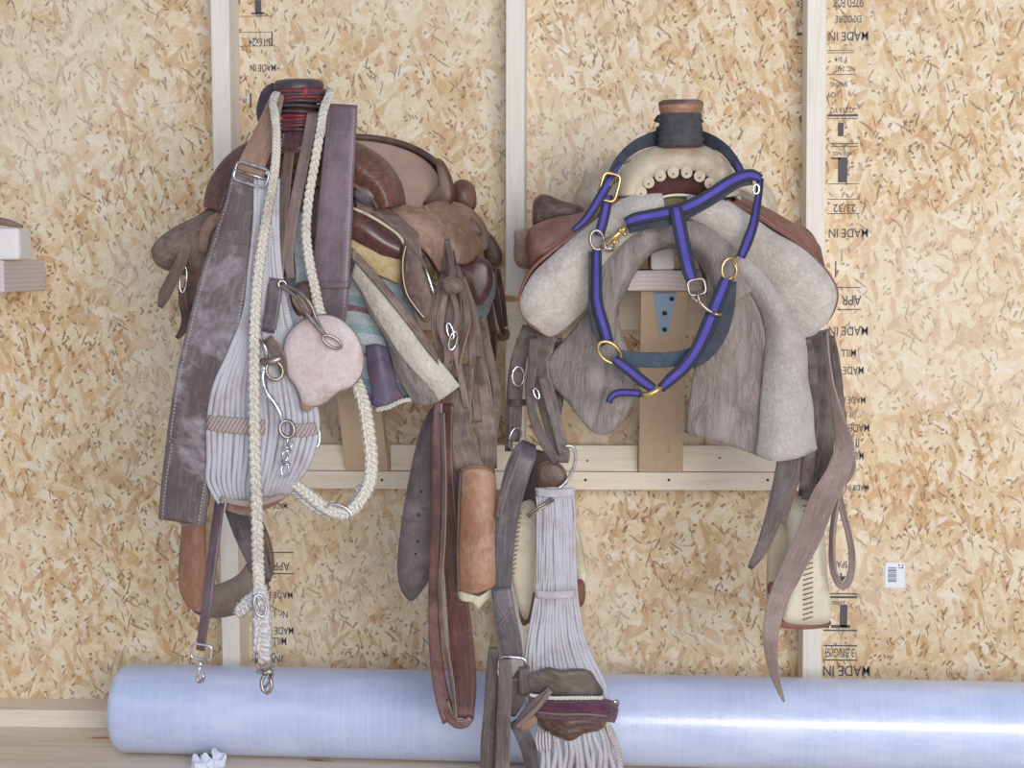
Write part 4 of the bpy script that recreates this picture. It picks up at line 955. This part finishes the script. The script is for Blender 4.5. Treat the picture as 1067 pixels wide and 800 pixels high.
# flat plaited tie-down end with buckle and snap
obj('flat_plait', rope([(271,612,.745),(272,628,.75),(273,645,.745),(273,665,.74),(274,688,.735)], [.012,.014,.0155,.0155,.0145], .028), m_rope2, RR)
obj('folded_tail', rope([(268,620,.74),(260,627,.735),(252,634,.73),(248,640,.73)], [.011,.012,.012,.009], .026), m_rope2, RR)
obj('buckle', [ring((271,631,.765), 6, 12, .0022, 12, 20), cyl((266,622,.768), (274,638,.768), .0015, 6)], m_steel, RR)
sn = obj('swivel_snap', [ring((276,690,.75), 9, 8, .0024, 0, 0, False, -180, 0), cyl((267,690,.75), (268,680,.75), .0024, 8), cyl((285,690,.75), (285,680,.75), .0024, 8),
    lathe(W(276.5,703,.75), [(.004,0),(.0055,.003),(.004,.008)], 12), tube([(277,702,.75),(273,708,.752),(273,716,.754),(277,722,.755),(282,719,.755),(283,711,.753),(280,705,.751)], .0032), tube([(281,704,.747),(284,700,.745),(283,707,.749),(276,716,.75)], .0024)], m_dull, RR)
obj('swivel_bar', ribbon([(267,699,.75),(276,701,.752),(285,699,.75)], 4, .003), m_steel, sn)
# strap with snap, lower left
TD = thing('tie_down_strap', 'narrow dark leather strap ending in a small steel snap left of the rope reins', 'strap', W(207, 710, .70))
obj('strap', ribbon([(231,505,.64),(228,530,.66),(224,560,.68),(219,600,.69),(215,635,.70),(211,660,.70),(209,677,.70)], [11,11,12,11,11,10,10], .006, twist=[0,10,0,8]), m_plum, TD)
sn = obj('snap', [ring((210,679,.708), 11, 8, .0022, -8, 0, sq=5), lathe(W(209,694,.708), [(.004,0),(.006,.003),(.004,.009)], 12), tube([(209,693,.708),(207,700,.71),(205,707,.71),(208,711,.71),(212,707,.71),(211,701,.709)], .003)], m_steel, TD)
# mohair cinch of the left saddle
CN = thing('cinch', 'wide grey mohair string cinch hanging behind the rope on the left saddle', 'cinch', W(270, 527, .68))
random.seed(5)
N = 20
for i in range(N):
    t = i/(N-1); e = abs(2*t-1)
    pts = [(266+24*t, 186, .700), (265+24*t, 230, .714), (260+32*t, 280, .714), (256+44*t, 325, .705), (240+70*t, 365, .71), (224+98*t, 402, .71), (218+112*t, 440, .71), (218+104*t, 478, .71), (220+92*t - 2*e, 505-4*e, .708), (229+70*t, 524-9*t, .70)]
    pts = [(p[0]+random.uniform(-.8,.8), p[1], p[2]+random.uniform(-.003,.003)) for p in pts]
    obj('cord', tube(pts, [.0034,.0036,.0040,.0046,.0052,.0054,.0054,.0052,.0048,.004], sides=6, step=.008), m_cord, CN)
bd = obj('woven_band', ribbon([(216,440,.713),(232,442,.719),(255,444,.722),(276,445,.722)], [16,17,17,16], .005), m_cordbr, CN)
obj('woven_band', ribbon([(304,448,.722),(318,448,.720),(330,446,.713)], [14,14,13], .005), m_cordbr, CN)
obj('bottom_band', ribbon([(230,519,.716),(250,524,.72),(272,524,.72),(296,516,.715)], [5,6,6,5], .004), m_cordbr, CN)
obj('centre_strap', ribbon([(303,150,.65),(298,185,.67),(294,225,.69),(290,265,.705),(286,305,.712),(281,342,.715)], [10,12,13,15,16,14], .005, twist=[10,0]), m_latigo, CN)
obj('centre_strap', ribbon([(326,118,.668),(320,150,.68),(312,190,.69),(304,230,.695),(300,262,.70),(303,290,.70)], [13,12,13,14,12,8], .005, twist=[20,20,0]), m_taupe, CN)
obj('dark_strap_end', ribbon([(288,290,.719),(284,320,.721),(279,346,.721)], [14,15,14], .004), m_bluegrey, CN)
obj('dee_ring', ring((328,448,.70), 5, 18, .003, 5, 25), m_steel, CN)
for k in range(6):
    obj('cord', tube([(300+k*2.4,300,.668),(298+k*3.2,330,.675),(300+k*4.4,360,.69),(306+k*4.4,390,.70),(312+k*3.6,420,.70)], .0042, sides=6), m_cord, CN)
obj('leather_scrap_end', pad([(303,300),(318,292),(326,300),(324,322),(312,332),(304,318)], .012, .003, d=.672), m_umber, CN)
obj('frayed_lining', ribbon([(308,222,.672),(312,250,.675),(316,275,.675),(314,298,.672)], [14,16,18,12], .006, wob=.01), m_bluewool, CN)
obj('lower_strap', ribbon([(236,527,.66),(258,531,.665),(280,524,.665),(296,516,.66)], [9,12,10,6], .005), m_tan, CN)
# curb bit hanging in front
BT = thing('bridle_bit', 'linked steel bit with rings and chain hanging in front of the grey cinch', 'bit', W(297, 495, .73))
obj('cheek_hook', tube([(271,346,.742),(272,354,.745),(276,361,.746),(278,370,.744),(276,377,.742)], .0032), m_steel, BT)
obj('cross_piece', tube([(272,376,.742),(280,377,.746),(288,375,.746),(294,372,.742)], [.0045,.0065,.006,.0045]), m_dull, BT)
obj('leather_stay', ribbon([(279,352,.738),(286,362,.742),(293,374,.742),(296,390,.738)], [10,12,12,8], .004), m_latigo, BT)
obj('ring', ring((286,386,.745), 8.5, 10, .003, 20, 15), m_dull, BT)
obj('collar', ball((275,384,.745), .0058, 1, 1.1), m_steel, BT)
obj('shank', tube([(275,382,.745),(274,396,.748),(278,409,.75),(286,420,.75),(292,431,.75),(294,440,.748)], [.0035,.004,.0045,.0042,.0038]), m_steel, BT)
obj('shank_eye', ring((299,447,.748), 7.5, 9, .0034, 15, 10), m_dull, BT)
for k, (x, y, ro) in enumerate([(302,461,0),(299,468,60),(297,475,0),(298,482,70)]): obj('chain_link', ring((x, y, .748), 3, 5, .0016, ro, 30+40*(k % 2)), m_steel, BT)
obj('snap_hook', [tube([(295,483,.745),(293,490,.747),(295,496,.747),(300,496,.747),(301,488,.746),(298,480,.745)], .002)], m_steel, BT)
# long steel rod with an oval eye, on the pale round pad
PDD = thing('round_pad', 'round pale scuffed leather pad hanging between cinch and saddle blanket', 'pad', W(338, 424, .71))
ol = [(331,329),(347,330),(361,338),(373,353),(378,372),(376,390),(366,402),(352,408),(340,418),(328,423),(316,420),(312,410),(307,400),(299,388),(296,370),(300,350),(313,336)]
obj('disc', pad(ol, .014, .006, d=.735, wob=.006, rings=7), m_disc, PDD)
obj('rim_binding', tube([(x, y, .733) for x, y in ol], .0022, closed=True), m_taupe, PDD)
obj('torn_tab', pad([(313,420),(319,418),(326,424),(321,429),(316,427)], .006, .001, d=.735), m_tan, PDD)
RD = thing('metal_hook_rod', 'steel hook rod with an oval eye lying across the round pale pad', 'hook rod', W(350, 364, .76))
obj('rod', tube([(292,297,.725),(298,301,.735),(308,309,.745),(320,327,.757),(332,342,.760),(340,350,.762)], [.0045,.0035,.0032,.0034,.0038]), m_dull, RD)
obj('rod', tube([(292,297,.725),(304,300,.74),(314,306,.75),(324,318,.752),(330,333,.755),(337,346,.760)], [.003,.0032,.0032,.003]), m_dull, RD)
obj('eye', ring((346,356,.765), 11, 5, .0026, -32, 10), m_dull, RD)
obj('end_loop', ring((294,296,.727), 4, 3.5, .0028, 0, 10), m_steel, RD)
obj('swivel_block', pad([(304,308),(312,307),(322,318),(324,328),(315,326),(307,318)], .010, .003, d=.738), m_tan, RD)
# ------------------------------------------------------------------ HALTER ON THE RIGHT SADDLE
HL = thing('halter', 'purple and charcoal nylon halter with brass rings hung over the right saddle horn', 'halter', W(690, 416, .67))
def web(pts, w, tw=0, d=None, name='strap', mat=None, th=.0035):
    return obj(name, ribbon(pts, w, th, twist=tw), mat or m_web, HL)
web([(634,190,.645),(640,176,.63),(650,162,.61),(664,151,.59),(680,145,.57),(692,142,.545),(709,140,.535),(727,143,.545),(740,147,.57),(753,154,.59),(763,165,.61),(771,178,.63),(776,190,.64)], [9,9,10,12,15,17,16,16,14,11,10,9,9], [0,0,10,20,20,20,20,20,20,10,0], name='crown_strap', mat=m_webdk)
web([(632,196,.648),(639,182,.642),(647,169,.63)], [6,5,3], name='crown_stripe', mat=leather('violet_edge', '#42386e', '#544894', rough=.8))
web([(766,168,.63),(771,178,.643),(775,190,.65)], [3,5,6], name='crown_stripe', mat=MATS.setdefault('v', bpy.data.materials['violet_edge']))
bk = obj('buckle', [ring((635,195,.665), 9, 14, .003, -15, 0, sq=5), cyl((628,206,.667), (640,186,.667), .0018, 6)], m_brass, HL)
web([(637,185,.66),(632,194,.668),(625,206,.668),(616,221,.665),(607,232,.66),(597,240,.655)], [8,10,10,9,8,5], name='strap_tail')
web([(634,203,.655),(631,218,.66),(628,232,.662),(624,246,.66)], [10,11,11,10], [0,8], name='cheek_strap')
obj('ring', ring((622,250,.665), 7, 10, .0028, 8, 10), m_dull, HL)
obj('brass_snap', [tube([(626,258,.668),(633,252,.672),(640,247,.674),(648,240,.674),(653,236,.672)], [.0035,.006,.0065,.006,.004]), tube([(631,260,.668),(637,262,.67),(641,256,.674),(644,249,.674)], .003), ball((646,240,.680), .0045), ball((651,244,.678), .004), ball((640,252,.68), .0045)], m_brass, HL)
obj('snap_gate', tube([(631,251,.674),(630,257,.676),(634,260,.676),(639,257,.676)], .0026), m_steel, HL)
web([(622,258,.66),(622,274,.66),(622,292,.66),(622,311,.66),(625,326,.662),(630,342,.664),(634,357,.664)], [10,11,11,12,12,12,11], [25,20,10,0,0], name='cheek_strap')
web([(617,262,.652),(617,290,.652),(617,320,.654),(622,345,.655),(629,360,.655)], [7,8,8,8,6], name='cheek_backing', mat=m_webdk)
obj('ring', ring((635,367,.668), 14, 9, .0034, -42, 10), m_brass, HL)
web([(652,232,.672),(662,228,.674),(676,225,.676),(692,222,.678),(706,219,.678),(720,214,.678),(733,207,.676),(746,199,.674),(758,191,.672),(770,185,.668),(783,182,.664),(793,186,.66)], [10,13,13,13,13,14,13,13,13,13,12,8], [0,0,0], name='nose_band')
obj('nose_band_backing', ribbon([(655,240,.664),(680,234,.668),(706,229,.668),(730,217,.666),(750,205,.664),(768,193,.66),(784,189,.656)], 7, .003), m_webdk, HL)
obj('keeper', ring((788,197,.668), 3, 5, .002, 0, 0), m_steel, HL)
web([(792,186,.657),(791,200,.66),(788,218,.662),(785,234,.662),(779,251,.662),(772,268,.66)], [8,8,9,10,11,9], [30,35,30,20,10,0], name='cheek_strap')
obj('ring', [ring((760,280,.665), 8, 11, .003, -12, 15), tube([(767,266,.662),(764,272,.668),(768,282,.67),(764,292,.668)], .0025)], m_brass, HL)
web([(757,290,.668),(753,301,.67),(746,318,.672),(739,336,.672),(733,350,.672),(725,366,.672),(713,382,.672),(700,394,.67),(688,405,.668)], [12,14,14,15,15,14,14,13,9], [0,0,0,-8,0], name='jaw_strap')
obj('jaw_backing', ribbon([(762,293,.656),(760,312,.658),(755,336,.66),(746,356,.66),(734,371,.66),(722,381,.66)], [11,13,14,14,12,6], .0035), m_webdk, HL)
web([(704,216,.684),(707,230,.686),(710,246,.686),(714,265,.685),(718,282,.684),(722,293,.682)], [13,15,15,15,15,13], name='throat_strap')
obj('bolt_snap', [ring((726,299,.686), 9, 8, .0026, 10, 10, sq=4), tube([(727,304,.688),(728,312,.69),(733,319,.69),(741,325,.69),(751,328,.688)], [.0035,.0035,.0032,.0028]), tube([(719,307,.686),(724,312,.688),(729,316,.69)], .0035), ball((729,315,.69), .005)], m_dull, HL)
obj('snap_tip', tube([(742,325.5,.6905),(747,327.5,.690),(752,327.5,.688)], .003), m_brass, HL)
web([(644,371,.655),(658,374,.65),(675,375,.648),(692,375,.648),(708,373,.65),(722,369,.655)], [14,15,16,16,15,14], name='chin_strap', mat=leather('blue_grey_webbing', '#38495a', '#4a5c6c', rough=.85, sc=60), th=.005)
web([(640,374,.668),(650,381,.668),(661,390,.668),(671,398,.668),(681,405,.668)], [9,12,12,12,10], name='jaw_strap')
web([(634,419,.665),(638,412,.668),(646,409,.67),(657,409,.67),(668,410,.67)], [6,8,8,8,8], name='strap_tail')
obj('keeper_plate', tube([(668,411,.674),(676,411,.678),(684,407,.678),(690,403,.674)], [.004,.0055,.005,.003]), m_brass, HL)
# ------------------------------------------------------------------ RIGHT CINCH
C2 = thing('cinch', 'long grey string cinch hanging low left of the right saddle, with maroon band', 'cinch', W(590, 800, .60))
random.seed(9); N = 17
for i in range(N):
    t = i/(N-1); z = .612+.012*math.sin(t*PI)
    pts = [(559+36*t, 508, z), (561+37*t, 530, z), (561+38*t, 560, z), (560+40*t, 590, z), (559+41*t, 618, z), (556+47*t, 640, z), (551+57*t, 665, z), (548+70*t, 690, z), (548+82*t, 715, z), (552+80*t, 745, z)]
    pts = [(p[0]+random.uniform(-.7,.7), p[1], p[2]+random.uniform(-.002,.002)) for p in pts]
    obj('cord', tube(pts, [.0024,.0028,.003,.003,.003,.0034,.004,.0046,.005,.005], sides=6, step=.008), m_cord, C2)
for i in range(15):
    t = i/14; z = .622+.01*math.sin(t*PI)
    pts = [(562+70*t, 752, z), (560+78*t, 768, z), (559+84*t, 785, z-.01), (557+88*t, 805, z-.02), (556+90*t, 830, z-.05)]
    pts = [(p[0]+random.uniform(-2,2), p[1], p[2]+random.uniform(-.004,.004)) for p in pts]
    obj('cord', tube(pts, [.0045,.005,.005,.0055,.0055], sides=6, step=.006), m_cord, C2)
for (y, ww) in ((512,38),(618,40)):
    obj('woven_band', ribbon([(578-ww/2,y+1,.622),(578,y+2,.634),(578+ww/2+2,y,.622)], 8, .003), m_cord, C2)
obj('ring', ring((585,487,.615), 12, 25, .0028, -24, 10, False, -80, 120), m_steel, C2)
obj('leather_keeper', pad([(561,484),(576,480),(588,488),(591,504),(575,507),(561,504)], .014, .004, d=.592), m_umber, C2)
obj('tongue_pin', [tube([(576,517,.628),(570,523,.64),(560,529,.645),(549,537,.642)], .0022), tube([(577,521,.63),(570,526,.64),(560,532,.645),(551,539,.642)], .0018)], m_dull, C2)
m_greenlea = leather('green_brown_leather', '#4f4843', '#6f665e', '#8f8a80', rough=.5, sc=20)
bkp = obj('buckle_safe', pad([(551,704,.648),(562,699,.65),(572,695,.655),(584,698,.655),(600,697,.655),(614,699,.65),(621,708,.645),(628,724,.64),(604,726,.65),(576,726,.65),(556,722,.645)], .012, .007, rings=5, wob=.008), m_greenlea, C2)
obj('fringe_edge', rope([(552,724,.656),(575,727,.664),(600,727,.664),(628,727,.652)], .0035, .014), m_rope, C2)
obj('maroon_band', patch([[(559,730,.645),(580,729,.655),(605,729,.655),(628,729,.645),(640,731,.63)],[(558,738,.66),(580,738,.672),(605,738,.672),(630,739,.66),(643,741,.64)],[(558,746,.645),(580,748,.655),(605,748,.655),(628,750,.645),(640,752,.63)]], .010), m_maroon, C2)
obj('band_piping', tube([(560,742,.668),(585,744,.678),(610,744,.677),(632,746,.66)], .0016, sides=6), m_taupe, C2)
obj('dee_ring', ring((640,738,.636), 4, 9, .0025, -20, 30), m_steel, C2)
obj('lower_safe', pad([(558,744,.64),(580,746,.65),(605,746,.65),(630,750,.64),(626,760,.64),(608,764,.645),(595,771,.645),(580,767,.645),(564,758,.64)], .010, .008, rings=5, wob=.012), m_umber, C2)
obj('frayed_edge', rope([(632,750,.64),(636,764,.635),(643,782,.625),(648,806,.60)], .005, .02), m_rope2, C2)
for q in range(5): obj('frayed_string', tube([(560+3*q,762,.645),(559+3.4*q,772,.65),(561+3*q,782+2*(q%2),.648)], .002, sides=5), m_rope2, C2)
# ------------------------------------------------------------------ BREAST STRAP at left of the right saddle
B2 = thing('breast_strap', 'long dark breast strap with square ring, hanging beside the rust stirrup', 'strap', W(525, 800, .62))
obj('tug', ribbon([(551,462,.60),(546,474,.615),(539,492,.62),(532,520,.62),(527,555,.62),(524,590,.62),(523,620,.62)], [16,26,27,25,22,20,20], .007), m_bluegrey, B2)
obj('edge_strap', ribbon([(541,470,.63),(532,492,.635),(523,520,.635),(519,540,.63)], [6,8,8,5], .004, twist=[30,20]), m_latR, B2)
obj('stitched_end', ribbon([(522,612,.625),(526,640,.63),(531,665,.63),(534,685,.63)], [21,23,24,23], .008), m_bluegrey, B2)
obj('cross_stitching', [tube([(519,652,.637),(527,643,.638),(535,632,.637)], .0011, sides=5), tube([(518,630,.637),(525,640,.638),(532,652,.637)], .0011, sides=5)], m_taupe, B2)
obj('square_ring', ring((534,696,.632), 14.5, 12, .0032, -4, 0, sq=4), m_steel, B2)
obj('hanging_strap', ribbon([(514,674,.62),(513,700,.62),(511,740,.62),(509,775,.62),(508,815,.62)], [9,14,15,17,16], .006), m_umbR, B2)
obj('hanging_strap', ribbon([(526,686,.645),(527,710,.645),(525,745,.645),(524,780,.645),(523,815,.645)], [12,14,15,15,16], .006, twist=[0,8,0]), m_latR, B2)
obj('keeper_strap', ribbon([(546,694,.645),(547,708,.648),(546,724,.645)], [12,12,10], .005), m_umbR, B2)
obj('connector', ribbon([(534,706,.632),(540,712,.632),(536,730,.63),(532,745,.625)], [20,22,20,10], .006), m_umbR, B2)
obj('flap', patch([[(571,716,.665),(556,728,.66),(543,742,.65),(535,756,.64)],[(575,720,.665),(563,734,.66),(549,747,.655),(538,757,.645)]], .005), m_latR, B2)
obj('flap_edge', ribbon([(574,719,.67),(562,735,.667),(550,747,.66),(538,758,.65)], 5, .005), m_taupe, B2)
obj('flap_lining', pad([(544,752),(556,745),(560,752),(553,758),(543,760)], .006, .002, d=.655), m_tan, B2)
obj('lower_tie', ribbon([(536,750,.635),(545,765,.635),(552,785,.63),(557,812,.62)], [14,17,17,15], .005), m_bluegrey, B2)
# ------------------------------------------------------------------ LIGHT: daylight through the open door behind the camera
w = bpy.data.worlds.new('daylight'); bpy.context.scene.world = w; w.use_nodes = True
nt = w.node_tree; nt.nodes.clear()
out = nt.nodes.new('ShaderNodeOutputWorld'); bg = nt.nodes.new('ShaderNodeBackground')
tc = nt.nodes.new('ShaderNodeTexCoord'); sp = nt.nodes.new('ShaderNodeSeparateXYZ'); rp = nt.nodes.new('ShaderNodeValToRGB')
mp = nt.nodes.new('ShaderNodeMapRange'); mp.inputs[1].default_value = -1; mp.inputs[2].default_value = 1
nt.links.new(tc.outputs['Generated'], sp.inputs[0]); nt.links.new(sp.outputs[2], mp.inputs[0]); nt.links.new(mp.outputs[0], rp.inputs[0])
e = rp.color_ramp.elements; e[0].position = .3; e[0].color = (.50, .47, .44, 1); e[1].position = .62; e[1].color = (.62, .72, .95, 1)
nt.links.new(rp.outputs[0], bg.inputs[0]); bg.inputs[1].default_value = .60; nt.links.new(bg.outputs[0], out.inputs[0])
def area(name, loc, target, sx, sy, power, col):
    l = bpy.data.lights.new(name, 'AREA'); l.shape = 'RECTANGLE'; l.size = sx; l.size_y = sy; l.energy = power; l.color = col
    o = bpy.data.objects.new(name, l); C.objects.link(o); o.location = loc
    o.rotation_euler = (Vector(target)-Vector(loc)).to_track_quat('-Z', 'Y').to_euler(); return o
area('door_daylight', (1.0, -4.4, 1.25), (.3, 0, .85), 2.4, 1.1, 128, (1, .985, .965))
vs = bpy.context.scene.view_settings
vs.view_transform = 'Standard'; vs.look = 'None'; vs.gamma = 1; vs.use_curve_mapping = False; vs.exposure = 0.0
